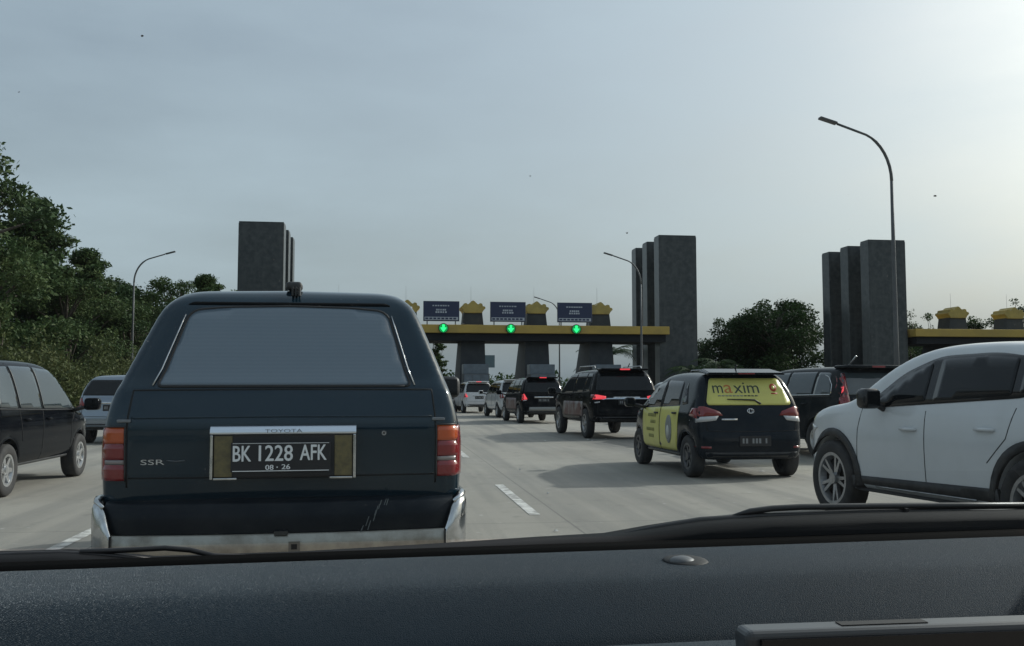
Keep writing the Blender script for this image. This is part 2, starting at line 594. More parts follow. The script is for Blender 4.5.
def road_material():
    m = bpy.data.materials.new('concrete_road'); m.use_nodes = True
    nt = m.node_tree; N = nt.nodes; L = nt.links
    b = N['Principled BSDF']
    tc = N.new('ShaderNodeTexCoord')
    def noise(scale, detail=6, rough=.6, sc=(1, 1, 1)):
        mp = N.new('ShaderNodeMapping'); mp.inputs['Scale'].default_value = sc
        L.new(tc.outputs['Object'], mp.inputs['Vector'])
        n = N.new('ShaderNodeTexNoise'); n.inputs['Scale'].default_value = scale
        n.inputs['Detail'].default_value = detail; n.inputs['Roughness'].default_value = rough
        L.new(mp.outputs['Vector'], n.inputs['Vector'])
        return n.outputs['Fac']
    def rng(s, a, b2, c=0., d=1.):
        r = N.new('ShaderNodeMapRange')
        for k, v in zip(('From Min', 'From Max', 'To Min', 'To Max'), (a, b2, c, d)): r.inputs[k].default_value = v
        L.new(s, r.inputs['Value']); return r.outputs['Result']
    def mix(f, a, c, blend='MIX'):
        x = N.new('ShaderNodeMix'); x.data_type = 'RGBA'; x.blend_type = blend
        if isinstance(f, float): x.inputs[0].default_value = f
        else: L.new(f, x.inputs[0])
        for q, i in ((a, 6), (c, 7)):
            if isinstance(q, tuple): x.inputs[i].default_value = (*q, 1)
            else: L.new(q, x.inputs[i])
        return x.outputs[2]
    c = mix(rng(noise(.35), .35, .68), (0.268, 0.249, 0.210), (0.350, 0.328, 0.282))
    c = mix(rng(noise(.8, 5, .6, (2.2, .09, 1)), .44, .68, 0, .75), c, (0.155, 0.15, 0.138))      # tyre wear streaks
    c = mix(rng(noise(2.6, 8, .7), .56, .74, 0, .7), c, (0.115, 0.11, 0.10))                   # oil and damp stains
    c = mix(rng(noise(60, 3, .6), .35, .7, 0, .35), c, (0.16, 0.155, 0.145))                   # grain
    # sealed joints between the poured slabs
    br = N.new('ShaderNodeTexBrick')
    br.offset = 0; br.inputs['Scale'].default_value = 1
    br.inputs['Brick Width'].default_value = 4.03; br.inputs['Row Height'].default_value = 5.0
    br.inputs['Mortar Size'].default_value = 0.012; br.inputs['Mortar Smooth'].default_value = .3
    mp = N.new('ShaderNodeMapping'); mp.inputs['Location'].default_value = (2.3, 1.1, 0)
    L.new(tc.outputs['Object'], mp.inputs['Vector']); L.new(mp.outputs['Vector'], br.inputs['Vector'])
    c = mix(rng(br.outputs['Fac'], 0, 1, 0, .6), c, (0.10, 0.098, 0.09))
    c = mix(rng(noise(.16, 4, .5, (1, .5, 1)), .52, .62, 0, .5), c, (0.20, 0.193, 0.175))                # darker repaired patches
    c = mix(rng(noise(9, 2, .4), .70, .78, 0, .55), c, (0.42, 0.41, 0.38))                              # pale crumbs and chips
    L.new(c, b.inputs['Base Color'])
    b.inputs['Roughness'].default_value = .78
    bp = N.new('ShaderNodeBump'); bp.inputs['Strength'].default_value = .25; bp.inputs['Distance'].default_value = .01
    L.new(noise(45, 5, .7), bp.inputs['Height']); L.new(bp.outputs['Normal'], b.inputs['Normal'])
    return m

GRASS = mat('verge_grass', (0.055, 0.075, 0.025), 0.9, noise=(.7, (0.10, 0.095, 0.045), .4, .7), bump=(12, .6))
KERB = mat('kerb_concrete', (0.26, 0.255, 0.24), 0.8, noise=(2, (0.15, 0.145, 0.13), .4, .7))
PAINTW = mat('road_paint', (0.62, 0.61, 0.57), 0.7, noise=(7, (0.27, 0.26, 0.24), .42, .60))

g = sheet('ground', -3000, 3000, -400, 4000, -0.02, GRASS, 2, 2); tag(g, kind='structure')
road = sheet('road', -9.5, 17.2, -30, 190, 0.0, road_material(), 1, 4); tag(road, kind='structure')
road2 = sheet('road_opposite', 19.0, 62.0, -30, 190, 0.0, MATS.get('concrete_road') or road.data.materials[0], 1, 4); tag(road2, kind='structure')
for x, y0, y1 in [(1.49, 1.4, 4.4), (1.49, 9.43, 12.43), (1.49, 17.4, 20.4), (1.49, 25.4, 28.4), (1.49, 33.4, 36.4),
                  (-2.55, -1.4, 1.6), (-2.55, 6.6, 9.6), (-2.55, 14.6, 17.6), (-2.55, 22.6, 25.6), (-2.55, 30.6, 33.6),
                  (-6.58, 10.6, 13.6), (-6.58, 18.6, 21.6), (-6.58, 26.6, 29.6)]:
    d = sheet('lane_dash', x - .055, x + .055, y0, y1, 0.004, PAINTW); d.parent = road
kb = box('kerb_verge', -9.9, -9.5, -30, 190, -0.02, 0.14, KERB, bev=.02); tag(kb, kind='structure')
kb = box('kerb_median', 17.2, 19.0, -30, 190, -0.02, 0.15, KERB, bev=.03); tag(kb, kind='structure')

# ------------------------------------------------------------------ stone pylons
STONE = mat('dark_stone_cladding', (0.026, 0.032, 0.035), 0.34, noise=(1.9, (0.060, 0.066, 0.067), .40, .66), bump=(6, .06))
nt_ = STONE.node_tree
tc_ = nt_.nodes.new('ShaderNodeTexCoord'); mp_ = nt_.nodes.new('ShaderNodeMapping'); mp_.inputs['Scale'].default_value = (2.2, 2.2, .12)
ns_ = nt_.nodes.new('ShaderNodeTexNoise'); ns_.inputs['Scale'].default_value = 1.0; ns_.inputs['Detail'].default_value = 6
mr_ = nt_.nodes.new('ShaderNodeMapRange'); mr_.inputs['From Min'].default_value = .5; mr_.inputs['From Max'].default_value = .72; mr_.inputs['To Max'].default_value = .75
ms_ = nt_.nodes.new('ShaderNodeMix'); ms_.data_type = 'RGBA'; ms_.inputs[7].default_value = (0.060, 0.066, 0.066, 1)      # rain streaks
nt_.links.new(tc_.outputs['Object'], mp_.inputs['Vector']); nt_.links.new(mp_.outputs['Vector'], ns_.inputs['Vector'])
nt_.links.new(ns_.outputs['Fac'], mr_.inputs['Value']); nt_.links.new(mr_.outputs[0], ms_.inputs[0])
bs_ = nt_.nodes['Principled BSDF']; nt_.links.new(bs_.inputs['Base Color'].links[0].from_socket, ms_.inputs[6]); nt_.links.new(ms_.outputs[2], bs_.inputs['Base Color'])
def pylon(x0, x1, y, h, label, group):
    o = empty('stone_pylon', ((x0 + x1) / 2, y, 0), 0, label, 'pylon', group)
    hw = (x1 - x0) / 2
    box('slab', -hw, hw, 0, 1.55, 0, h, STONE, o, bev=.04)
    box('coping', -hw + .03, hw - .03, .03, 1.52, h + .002, h + .12, STONE, o, bev=.02)
    box('plinth', -hw - .15, hw + .15, -.15, 1.7, 0, .5, mat('plinth_stone', (0.07, 0.072, 0.07), .8), o, bev=.03)
for gname, x0, x1, words in [('left', -11.9, -8.27, 'behind the green wagon roof'), ('middle', 23.9, 27.35, 'at the end of the yellow toll canopy'), ('right', 43.6, 47.2, 'behind the tall street lamp')]:
    for k, w in enumerate(('nearest', 'middle', 'farthest')):
        pylon(x0, x1, (78.7 if gname == 'left' else 80.9) + k * 3.9, 14.75, '%s of the three dark stone slab pylons %s' % (w, words), 'dark stone pylons of the toll gate')

# ------------------------------------------------------------------ toll canopy
YEL = mat('ochre_fascia', (0.46, 0.31, 0.065), 0.55, noise=(.8, (0.36, 0.25, 0.065), .4, .7))
GOLD = mat('ochre_crown', (0.44, 0.33, 0.09), 0.6, noise=(1.5, (0.30, 0.23, 0.07), .4, .7))
SOFF = mat('canopy_soffit', (0.022, 0.024, 0.027), 0.8, 0, .2)
COLM = mat('toll_column_stone', (0.026, 0.031, 0.036), 0.65, noise=(1.3, (0.042, 0.047, 0.051), .4, .7))
BLUE = mat('navy_sign_face', (0.018, 0.028, 0.075), 0.4)
SIGNW = mat('sign_white', (0.42, 0.45, 0.5), 0.5)
STEEL = mat('galvanised_steel', (0.22, 0.23, 0.235), 0.45, 0.6, noise=(3, (0.13, 0.135, 0.14), .4, .7))
GREEN_ON = mat('lit_green_arrow', (0.02, 0.5, 0.1), .4, emit=(0.02, 1.0, 0.22), es=1.6)
GREEN_G = mat('lit_green_halo', (0.01, 0.25, 0.05), .4, emit=(0.0, 0.65, 0.16), es=.35)
HOUS = mat('signal_housing', (0.012, 0.02, 0.014), .5)
BOOTHG = mat('booth_panel', (0.13, 0.16, 0.19), .35, noise=(2, (0.09, 0.11, 0.13), .4, .7))

def crown_poly(hw, z0, h):
    pts = [(-hw * .92, z0), (-hw * 1.06, z0 + .22 * h), (-hw * 1.30, z0 + .42 * h), (-hw * 1.22, z0 + .58 * h), (-hw * 1.0, z0 + .60 * h),
           (-hw * .96, z0 + .82 * h), (-hw * .70, z0 + .88 * h), (-hw * .55, z0 + .74 * h), (-hw * .36, z0 + .86 * h), (-hw * .22, z0 + 1.0 * h), (0, z0 + 1.12 * h)]
    return pts + [(-x, z) for x, z in pts[-2::-1]]

def canopy(x0, x1, cols, signs, sigs, label, where, short):
    o = empty('toll_canopy', ((x0 + x1) / 2, 80.5, 0), 0, label, 'toll canopy')
    c0 = (x0 + x1) / 2
    box('fascia', x0 - c0, x1 - c0, -.45, 5.6, 5.98, 6.68, YEL, o, bev=.04)
    box('soffit', x0 - c0 + .25, x1 - c0 - .25, -.1, 5.3, 5.34, 5.978, SOFF, o)
    for cx in cols:
        x = cx - c0
        v = []
        for z, a, b2, ya, yb in ((0, -1.22, 1.12, .3, 8.4), (5.34, -1.02, 1.0, .9, 5.2)):
            v += [(x + a, ya, z), (x + b2, ya, z), (x + b2, yb, z), (x + a, yb, z)]
        q = [(0, 1, 5, 4), (1, 2, 6, 5), (2, 3, 7, 6), (3, 0, 4, 7), (4, 5, 6, 7), (3, 2, 1, 0)]
        c = mesh_obj('column', v, q, COLM, o)
        v = []
        for z, a, ya, yb in ((6.682, .92, 1.0, 3.0), (7.85, .80, 1.1, 2.9)):
            v += [(x - a, ya, z), (x + a, ya, z), (x + a, yb, z), (x - a, yb, z)]
        t = mesh_obj('column_top', v, q, COLM, o)
        prism('crown', [(x + a, b2) for a, b2 in crown_poly(.84, 7.80, .98)], .95, 3.05, GOLD, t, .03)
        tube('lightning_rod', [(x - .1, 2, 8.7), (x - .1, 2, 10.2)], .010, STEEL, t, 5)
    canopy_roots.append(o)
    for i, sx in enumerate(signs):
        s = empty('lane_sign', (sx, 80.4, 6.682), 0, '%s navy lane information sign standing on %s' % (ORD[i], where), 'sign', 'navy signs on the toll canopies')
        box('panel', -1.5, 1.5, 0, .16, .33, 1.98, BLUE, s, bev=.02)
        box('rim', -1.53, 1.53, .02, .14, .30, 2.01, mat('sign_rim', (0.12, 0.13, 0.15), .5), s)
        for a in (-1.2, 1.2):
            box('post', a - .05, a + .05, .04, .12, 0, .33, STEEL, s)
        st = box('white_strip', -1.42, 1.42, -.012, -.002, .40, .66, SIGNW, s)
        rnd = random.Random(i + 3)
        for z, w, n in ((1.62, .75, 7), (1.28, .45, 5), (1.08, .5, 5)):
            for k in range(n):        # rows of small white lettering, too far away to read
                xa = -w + 2 * w * k / n
                box('lettering', xa, xa + 2 * w / n * rnd.uniform(.55, .85), -.010, -.002, z - .05 if n > 6 else z - .08, z + .05 if n > 6 else z + .06, SIGNW, s)
        for k in range(8):
            xa = -1.35 + 2.7 * k / 8
            box('lettering', xa, xa + .24, -.024, -.014, .46, .60, BLUE, st)
    for i, sx in enumerate(sigs):
        s = empty('lane_signal', (sx, 79.95, 6.0), 0, '%s lit green arrow lane signal on %s' % (ORD[i], where), 'traffic light', 'green arrow signals on the toll canopies')
        bm = bmesh.new()
        c = bmesh.ops.create_cone(bm, cap_ends=True, segments=20, radius1=.42, radius2=.42, depth=.16)
        bmesh.ops.rotate(bm, verts=c['verts'], cent=(0, 0, 0), matrix=Matrix.Rotation(R(90), 3, 'X'))
        bmesh.ops.translate(bm, verts=c['verts'], vec=(0, 0, .36))
        bm_obj('housing', bm, HOUS, s)
        vs = [(.36 * math.cos(a * math.pi / 10), -.085, .36 + .36 * math.sin(a * math.pi / 10)) for a in range(20)]
        mesh_obj('lens', vs, [tuple(range(20))], GREEN_G, s)
        ar = [(-.09, .66), (-.09, .40), (-.27, .40), (0, .06), (.27, .40), (.09, .40), (.09, .66)]
        prism('arrow', ar, -.10, -.088, GREEN_ON, s)
    for i, cx in enumerate(cols):
        b = empty('toll_booth', (cx, 80.0, 0), 0, 'toll booth at the foot of the %s column of %s' % (ORD[i], short), 'booth', 'toll booths')
        box('island', -1.4, 1.3, -4.5, 9, 0, .22, KERB, b, bev=.04)
        box('cabin', -1.1, 1.05, -1.9, .1, .221, 2.5, mat('booth_wall', (0.10, 0.11, 0.12), .6), b, bev=.05)
        for xa in (-1.02, -.34, .34):
            box('window', xa, xa + .64, -1.93, -1.902, 1.15, 2.4, BOOTHG, b)
        box('roof_panel', -1.08, 1.03, -1.6, .12, 2.502, 3.3, BOOTHG, b, bev=.03)

ORD = ['first', 'second', 'third', 'fourth', 'fifth', 'sixth']
canopy_roots = []
canopy(-8.0, 24.55, [-3.9, 1.85, 7.5, 13.07, 18.75], [4.7, 10.4, 16.22], [4.85, 10.58, 16.25],
       'long ochre fronted toll canopy on dark columns with crowned tops', 'the long toll canopy, counted from left', 'the long left canopy')
canopy(47.5, 80.0, [52.6, 58.3, 64.0], [], [], 'ochre toll canopy behind shrubs at the right edge', 'the toll canopy at the right edge', 'the right edge canopy')

# ------------------------------------------------------------------ street lamps
LAMPM = mat('lamp_pole', (0.10, 0.105, 0.11), 0.6, 0.1, noise=(2, (0.07, 0.072, 0.075), .4, .7))
LHEAD = mat('lamp_head', (0.08, 0.082, 0.085), .5)
def make_lamp(dirx):
    o = empty('street_lamp', (0, 0, 0))
    tube('pole', [(0, 0, 0), (0, 0, 3), (0, 0, 6), (0, 0, 8.6)], [.10, .085, .07, .058], LAMPM, o, 10)
    pts = [(0, 0, 8.6)]
    for k in range(1, 9):
        a = k / 8 * R(72)
        pts.append((dirx * 1.35 * (1 - math.cos(a)), 0, 8.6 + 1.75 * math.sin(a)))
    e = pts[-1]
    pts.append((e[0] + dirx * 1.1, 0, e[2] + .36))
    tube('arm', pts, [.058] * 7 + [.045] * (len(pts) - 7), LAMPM, o, 8)
    h = pts[-1]
    bm = bmesh.new()
    add_box(bm, -.34, .34, -.12, .12, -.04, .05, .03)
    bmesh.ops.rotate(bm, verts=bm.verts, cent=(0, 0, 0), matrix=Matrix.Rotation(-dirx * R(16), 3, 'Y'))
    bmesh.ops.translate(bm, verts=bm.verts, vec=(h[0] + dirx * .35, 0, h[2] + .10))
    bm_obj('lamp_head', bm, LHEAD, o)
    box('base_plate', -.22, .22, -.22, .22, 0, .06, LAMPM, o, bev=.01)
    return o
lampL, lampR = make_lamp(1), make_lamp(-1)
for i, (x, y, src, lab) in enumerate([
        (18.1, 31.8, lampR, 'tallest curved street lamp rising at right over the dark parked crossover'),
        (18.15, 66.0, lampR, 'curved street lamp in front of the stone pylons at the canopy end'),
        (18.3, 99.0, lampR, 'small curved street lamp seen above the third toll lane'),
        (-17.25, 68.2, lampL, 'curved street lamp before the trees on the left'),
        (55.3, 151, lampR, 'faint distant street lamp between the pylon groups')]):
    o = src if i in (0, 3) else copy_tree(src)
    z = .15 if 17 < x < 19 else -.02
    o.location = (x, y, z)
    tag(o, lab, 'street lamp', 'curved street lamps')

# far road sign seen through the toll gate
fs = empty('gantry_sign', (13.2, 122, 0), 0, 'small pale distant road sign seen through the first toll lane', 'sign')
box('panel', -.85, .85, 0, .1, 4.0, 5.6, mat('far_sign', (0.10, 0.15, 0.17), .5), fs)
tube('post', [(0, .05, 0), (0, .05, 4.0)], .08, STEEL, fs, 6)

# ------------------------------------------------------------------ trees
BARK = mat('bark', (0.07, 0.055, 0.042), .9, noise=(3, (0.11, 0.095, 0.075), .4, .7), bump=(10, .6))
LEAF_A = leaf_mat('leaf_mid', (0.026, 0.050, 0.020), (0.050, 0.084, 0.030), (0.100, 0.130, 0.050))
LEAF_B = leaf_mat('leaf_dark', (0.016, 0.036, 0.014), (0.028, 0.055, 0.019), (0.048, 0.078, 0.026))
LEAF_C = leaf_mat('leaf_olive', (0.045, 0.062, 0.022), (0.066, 0.082, 0.029), (0.105, 0.112, 0.045))

def leaves(name, C, Rr, n, size, seed, m, parent, flat=0.0, droop=0.0, asp=.5):
    """n leaf faces spread in clumps: C (k,3) centres, Rr (k,3) radii"""
    rg = np.random.default_rng(seed)
    C = np.array(C, float); Rr = np.array(Rr, float)
    w = (Rr.prod(1)) ** (2 / 3); w /= w.sum()
    ci = rg.choice(len(C), n, p=w)
    d = rg.normal(size=(n, 3)); d /= np.linalg.norm(d, axis=1)[:, None]
    rad = rg.random(n) ** .45
    # break the outline into twigs
    P = C[ci] + d * Rr[ci] * rad[:, None] * rg.uniform(.75, 1.12, n)[:, None]
    a = rg.normal(size=(n, 3)); a[:, 2] *= (1 - flat); a[:, 2] -= droop
    a /= np.linalg.norm(a, axis=1)[:, None]
    b = np.cross(a, rg.normal(size=(n, 3))); b /= np.linalg.norm(b, axis=1)[:, None]
    s = size * rg.uniform(.6, 1.4, n)[:, None]
    V = np.stack([P - a * s, P + b * s * asp, P + a * s, P - b * s * asp], 1).reshape(-1, 3)
    F = np.arange(4 * n).reshape(-1, 4)
    me = bpy.data.meshes.new(name)
    me.vertices.add(4 * n); me.vertices.foreach_set('co', V.ravel())
    me.loops.add(4 * n); me.loops.foreach_set('vertex_index', F.ravel())
    me.polygons.add(n); me.polygons.foreach_set('loop_start', np.arange(0, 4 * n, 4))
    me.update(calc_edges=True)
    clump = rg.random(len(C))
    t = np.clip(.55 * clump[ci] + .45 * rg.random(n), 0, 1)
    at = me.attributes.new('tint', 'FLOAT', 'FACE'); at.data.foreach_set('value', t)
    me.materials.append(m)
    o = bpy.data.objects.new(name, me); COL.objects.link(o); o.parent = parent
    return o

def trunk(parent, h, r, tips, seed, base_h=.3):
    rg = random.Random(seed)
    vs, fs = [], []
    tr = [(rg.uniform(-.12, .12) * i, rg.uniform(-.12, .12) * i, h * i / 5) for i in range(6)]
    v, f = tube_geo(tr, [r * (1 - .13 * i) for i in range(6)], 8, off=0); vs += v; fs += f
    for t in tips:
        k = min(4, max(1, int(5 * min(.85, max(base_h, t[2] / h - .25)))))
        a = Vector(tr[k]); b = Vector(t)
        mid = (a + b) / 2 + Vector((rg.uniform(-.2, .2), rg.uniform(-.2, .2), .12 * (b - a).length))
        v, f = tube_geo([a, mid, b], [r * .42, r * .26, r * .09], 6, off=len(vs)); vs += v; fs += f
    return mesh_obj('trunk', vs, fs, BARK, parent, True)

def broad_tree(h, w, seed, m, n=9000, size=.16, lobes=26, low=.22, cone=0.0):
    rg = random.Random(seed)
    o = empty('broadleaf_tree')
    C, Q = [], []
    for k in range(lobes):
        z = h * rg.uniform(low, .96)
        t = (z / h - low) / (1 - low)
        prof = (math.sin(math.pi * min(1, .18 + .80 * t)) ** .6) * (1 - cone * t)
        a = rg.uniform(0, 2 * math.pi); rr = w * prof * math.sqrt(rg.random()) * .95
        s = w * rg.uniform(.22, .42) * (1 - .35 * t)
        C.append((rr * math.cos(a), rr * math.sin(a), z)); Q.append((s * rg.uniform(.9, 1.4), s * rg.uniform(.9, 1.4), s * rg.uniform(.55, .8)))
    trunk(o, h * .75, .022 * h, C, seed)
    leaves('crown', C, Q, n, size, seed, m, o, .3)
    return o

def feathery_tree(h, w, seed, m, n=9000):
    """casuarina like: long side branches in tiers, pointed tips"""
    rg = random.Random(seed)
    o = empty('feathery_tree')
    C, Q, tips = [], [], []
    for k in range(34):
        t = k / 33
        z = h * (.16 + .80 * t)
        L_ = w * (1 - t) ** .7 * rg.uniform(.65, 1.15) + .3
        a = rg.uniform(0, 2 * math.pi)
        tip = (L_ * math.cos(a), L_ * math.sin(a), z + L_ * .18)
        tips.append(tip)
        for q in range(6):
            u = .25 + .75 * q / 5
            C.append((tip[0] * u, tip[1] * u, z + L_ * .18 * u)); s = .16 * w * (1.15 - u * .7) + .12
            Q.append((s * 1.5, s * 1.5, s * .75))
    trunk(o, h * .9, .018 * h, tips[::2], seed)
    leaves('crown', C, Q, n, .17, seed, m, o, .2, .2, .35)
    return o

def bush(w, h, seed, m, n=2600, size=.11):
    rg = random.Random(seed)
    o = empty('shrub')
    C, Q = [], []
    for k in range(11):
        a = rg.uniform(0, 6.28); rr = w * math.sqrt(rg.random()) * .8
        hh = h * rg.uniform(.5, 1) * (1 - .4 * rr / w)
        C.append((rr * math.cos(a), rr * math.sin(a), hh * .55)); Q.append((w * .32, w * .32, hh * .45))
    leaves('foliage', C, Q, n, size, seed, m, o)
    vs, fs = [], []
    for c in C[:6]:
        v, f = tube_geo([(c[0] * .2, c[1] * .2, 0), (c[0] * .6, c[1] * .6, c[2] * .6), c], [.04, .03, .01], 5, off=len(vs)); vs += v; fs += f
    mesh_obj('stem', vs, fs, BARK, o, True)
    return o

def palm(h, L_, seed, nf=11):
    rg = random.Random(seed)
    o = empty('palm_tree')
    tube('trunk', [(0, 0, 0), (.05, .02, h * .5), (.12, 0, h)], [.2, .15, .13], BARK, o)
    for k in range(nf):
        a = 2 * math.pi * k / nf + rg.uniform(-.2, .2); e = rg.uniform(.25, 1.1)
        vs, fs, ts = [], [], []
        P = []
        for i in range(9):
            u = i / 8
            P.append(Vector((math.cos(a) * L_ * u * math.cos(e * (1 - u)) + .12, math.sin(a) * L_ * u * math.cos(e * (1 - u)), h + L_ * (math.sin(e) * u - .75 * u * u))))
        v, f = tube_geo(P, [.035 * (1 - .8 * i / 8) for i in range(9)], 4); vs += v; fs += f
        side = Vector((-math.sin(a), math.cos(a), 0))
        for i in range(1, 25):
            u = i / 24 * 7.99; j = int(u); p = P[j].lerp(P[j + 1], u - j)
            ll = L_ * .26 * math.sin(math.pi * min(1, .15 + .85 * i / 25)) + .1
            tg = (P[j + 1] - P[j]).normalized()
            for sg in (-1, 1):
                tip = p + side * sg * ll * .8 + tg * ll * .45 + Vector((0, 0, -ll * rg.uniform(.25, .55)))
                b = len(vs); vs += [p - tg * .03, p + tg * .05, tip]; fs.append((b, b + 1, b + 2))
        fr = mesh_obj('frond', vs, fs, None, o)
        t_ = fr.data.attributes.new('tint', 'FLOAT', 'FACE'); t_.data.foreach_set('value', [rg.random() for _ in fr.data.polygons])
        fr.data.materials.append(LEAF_B)
    return o

def place(src, x, y, sc=1.0, rz=0.0, label=None, cat='tree', group=None, used=set(), z=-.02):
    o = src if src.name not in used else copy_tree(src)
    used.add(src.name)
    o.location = (x, y, z); o.rotation_euler = (0, 0, rz); o.scale = (sc, sc, sc)
    return tag(o, label, cat, group)

TA = broad_tree(12, 4.2, 5, LEAF_A, 20000, .125, 38, .12)
TB = broad_tree(10, 3.8, 11, LEAF_A, 17000, .115, 34, .06)
TD = broad_tree(9, 4.6, 23, LEAF_B, 24000, .13, 48, .03)
TF = feathery_tree(12, 4.4, 8, LEAF_A, 22000)
SA = bush(2.3, 3.0, 3, LEAF_C, 12000, .055)
SB = bush(1.6, 1.6, 6, LEAF_B, 4500, .06)
SG = bush(2.2, 1.5, 9, LEAF_A, 6000, .06)
PA = palm(3.2, 2.6, 4)
GRP = 'trees along the left verge'
place(TA, -22.6, 53, 1.26, .4, 'tallest leafy tree at the left edge of the picture', 'tree', GRP)
place(TB, -18.9, 49, .92, 1.2, 'lower leafy tree in front of the tallest tree at the left edge', 'tree', GRP)
place(TF, -21.6, 62, 1.10, .2, 'feathery tree with pointed branches beside the tallest left tree', 'tree', GRP)
place(TF, -20.6, 69, .92, 2.2, 'feathery tree sloping down behind the left street lamp', 'tree', GRP)
place(TB, -18.8, 60, .85, 2.0, 'round leafy tree low in front of the feathery trees', 'tree', GRP)
place(TB, -18.6, 72, .82, 5.0, 'round leafy tree directly behind the left street lamp pole', 'tree', GRP)
place(TA, -22.5, 79, .86, 3.0, 'leafy tree just right of the left street lamp pole', 'tree', GRP)
place(TB, -18.6, 84, .90, 4.1, 'short leafy tree between left lamp and green wagon', 'tree', GRP)
place(TB, -19.6, 77, 1.0, .7, 'leafy tree filling the gap right of the left street lamp', 'tree', GRP)
place(TD, -20.8, 88, 1.12, 3.9, 'dark leafy tree behind the roof corner of the green wagon', 'tree', GRP)
place(TD, -22.8, 72, 1.15, 2.9, 'dark leafy tree behind the left street lamp top', 'tree', GRP)
place(TA, -20.2, 94, 1.0, 1.0, 'distant leafy tree above the green wagon roof corner', 'tree', GRP)
place(TF, -18.9, 104, 1.12, 1.9, 'distant pointed tree left of the dark stone slab', 'tree', GRP)
place(TB, -17.8, 118, 1.42, 2.7, 'farthest tree top peeking over the green wagon roof', 'tree', GRP)
for i, (x, y, s, lab) in enumerate([
        (-14.6, 38, 1.5, 'olive shrub at the left edge behind the black people carrier'),
        (-14.0, 43, 1.5, 'broad olive shrub beneath the tall left trees'),
        (-13.6, 49, 1.5, 'olive shrub left of the silver people carrier'),
        (-13.9, 56, 1.5, 'olive shrub behind the silver people carrier roof'),
        (-14.6, 64, 1.4, 'olive shrub at the foot of the left street lamp'),
        (-14.8, 73, 1.4, 'farthest olive shrub beside the green wagon pillar')]):
    place(SA, x, y, s, i * 1.3, lab, 'shrub', 'olive shrubs on the left verge')
place(TD, 41.2, 97, 1.28, .5, 'large dark dense tree between the two right pylon groups', 'tree', 'dark trees by the right pylons')
place(TD, 36.8, 104, .72, 2.5, 'smaller dark tree left of the large dense tree', 'tree', 'dark trees by the right pylons')
place(TD, 46.0, 112, 1.2, 4.0, 'dark tree half hidden by the right pylon group', 'tree', 'dark trees by the right pylons')
place(TD, 38.6, 100, 1.05, 1.7, 'dark tree merging with the left side of the large dense tree', 'tree', 'dark trees by the right pylons')
place(TD, 44.2, 104, 1.22, 5.1, 'dark tree filling the gap beside the right pylon group', 'tree', 'dark trees by the right pylons')
place(SB, 29.5, 80.0, 2.1, .3, 'dark shrub right of the middle pylons under a palm', 'shrub', 'shrubs of the toll plaza')
place(SB, 31.8, 82.0, 2.2, 1.3, 'dark shrub between the middle pylons and the far lamp', 'shrub', 'shrubs of the toll plaza')
place(SB, 25.6, 75.5, 2.0, 2.3, 'dark shrub directly before the middle pylons', 'shrub', 'shrubs of the toll plaza')
place(SB, 35.2, 85.0, 2.3, 4.3, 'dark shrub left of the large dense tree', 'shrub', 'shrubs of the toll plaza')
place(PA, 27.9, 77.5, 1.0, .3, 'palm growing at the right foot of the middle pylons', 'palm tree', 'palms by the toll plaza')
place(PA, 25.2, 76.5, .85, 1.5, 'palm growing before the middle pylons', 'palm tree', 'palms by the toll plaza')
place(PA, 30.8, 83.5, .9, 2.2, 'palm right of the middle pylons beside the far lamp', 'palm tree', 'palms by the toll plaza')
place(PA, 22.4, 92.0, 1.45, 2.9, 'palm leaning behind the last toll column', 'palm tree', 'palms by the toll plaza')
place(PA, 53.8, 74.0, 1.35, .9, 'palm spreading before the right toll canopy', 'palm tree', 'palms by the toll plaza')
place(PA, 55.6, 75.0, 1.2, 2.9, 'second palm before the right toll canopy above the white crossover', 'palm tree', 'palms by the toll plaza')
place(SG, 23.8, 70.0, 1.15, .4, 'rounded green shrub at the foot of the middle pylons', 'shrub', 'shrubs of the toll plaza')
place(SG, 20.9, 97.0, 1.5, 1.4, 'green shrub seen through the last toll lane', 'shrub', 'shrubs of the toll plaza')
place(SB, 33.5, 86.0, 1.5, .8, 'dark shrub under the far lamp beside the middle pylons', 'shrub', 'shrubs of the toll plaza')
place(SB, 37.0, 88.0, 1.7, 2.8, 'dark shrub in front of the large dense tree', 'shrub', 'shrubs of the toll plaza')
place(SB, 49.5, 78.0, 1.9, 1.8, 'dark shrub under the left end of the right toll canopy', 'shrub', 'shrubs of the toll plaza')
place(SB, 51.8, 77.0, 1.9, 3.8, 'dark shrub between right canopy end and the palms', 'shrub', 'shrubs of the toll plaza')

def sapling(h, seed, m=LEAF_A):
    rg = random.Random(seed)
    o = empty('young_tree')
    tips = [(rg.uniform(-1, 1) * .9, rg.uniform(-1, 1) * .6, h * rg.uniform(.5, 1.0)) for _ in range(9)]
    trunk(o, h * .85, .011 * h, tips, seed, .5)
    leaves('crown', tips, [(rg.uniform(.4, .75), rg.uniform(.4, .7), rg.uniform(.35, .6)) for _ in range(9)], 620, .11, seed, m, o, .1)
    return o
place(TD, 54.0, 99, 1.02, 1.1, 'dark tree behind the left end of the right canopy', 'tree', 'dark trees by the right pylons')
place(TD, 61.0, 101, 1.0, 2.1, 'dark tree behind the middle of the right canopy', 'tree', 'dark trees by the right pylons')
place(TD, 68.5, 100, 1.06, 3.1, 'dark tree behind the right canopy at the picture edge', 'tree', 'dark trees by the right pylons')
S1, S2, S3 = sapling(9.6, 3), sapling(9.0, 7), sapling(10.5, 12, LEAF_B)
place(S1, 51.5, 88, .96, .3, 'bare topped young tree above the left end of the right canopy', 'tree', 'young trees behind the right canopy')
place(S2, 56.5, 93, 1.0, 1.3, 'leafy young tree left of the right canopy crown', 'tree', 'young trees behind the right canopy')
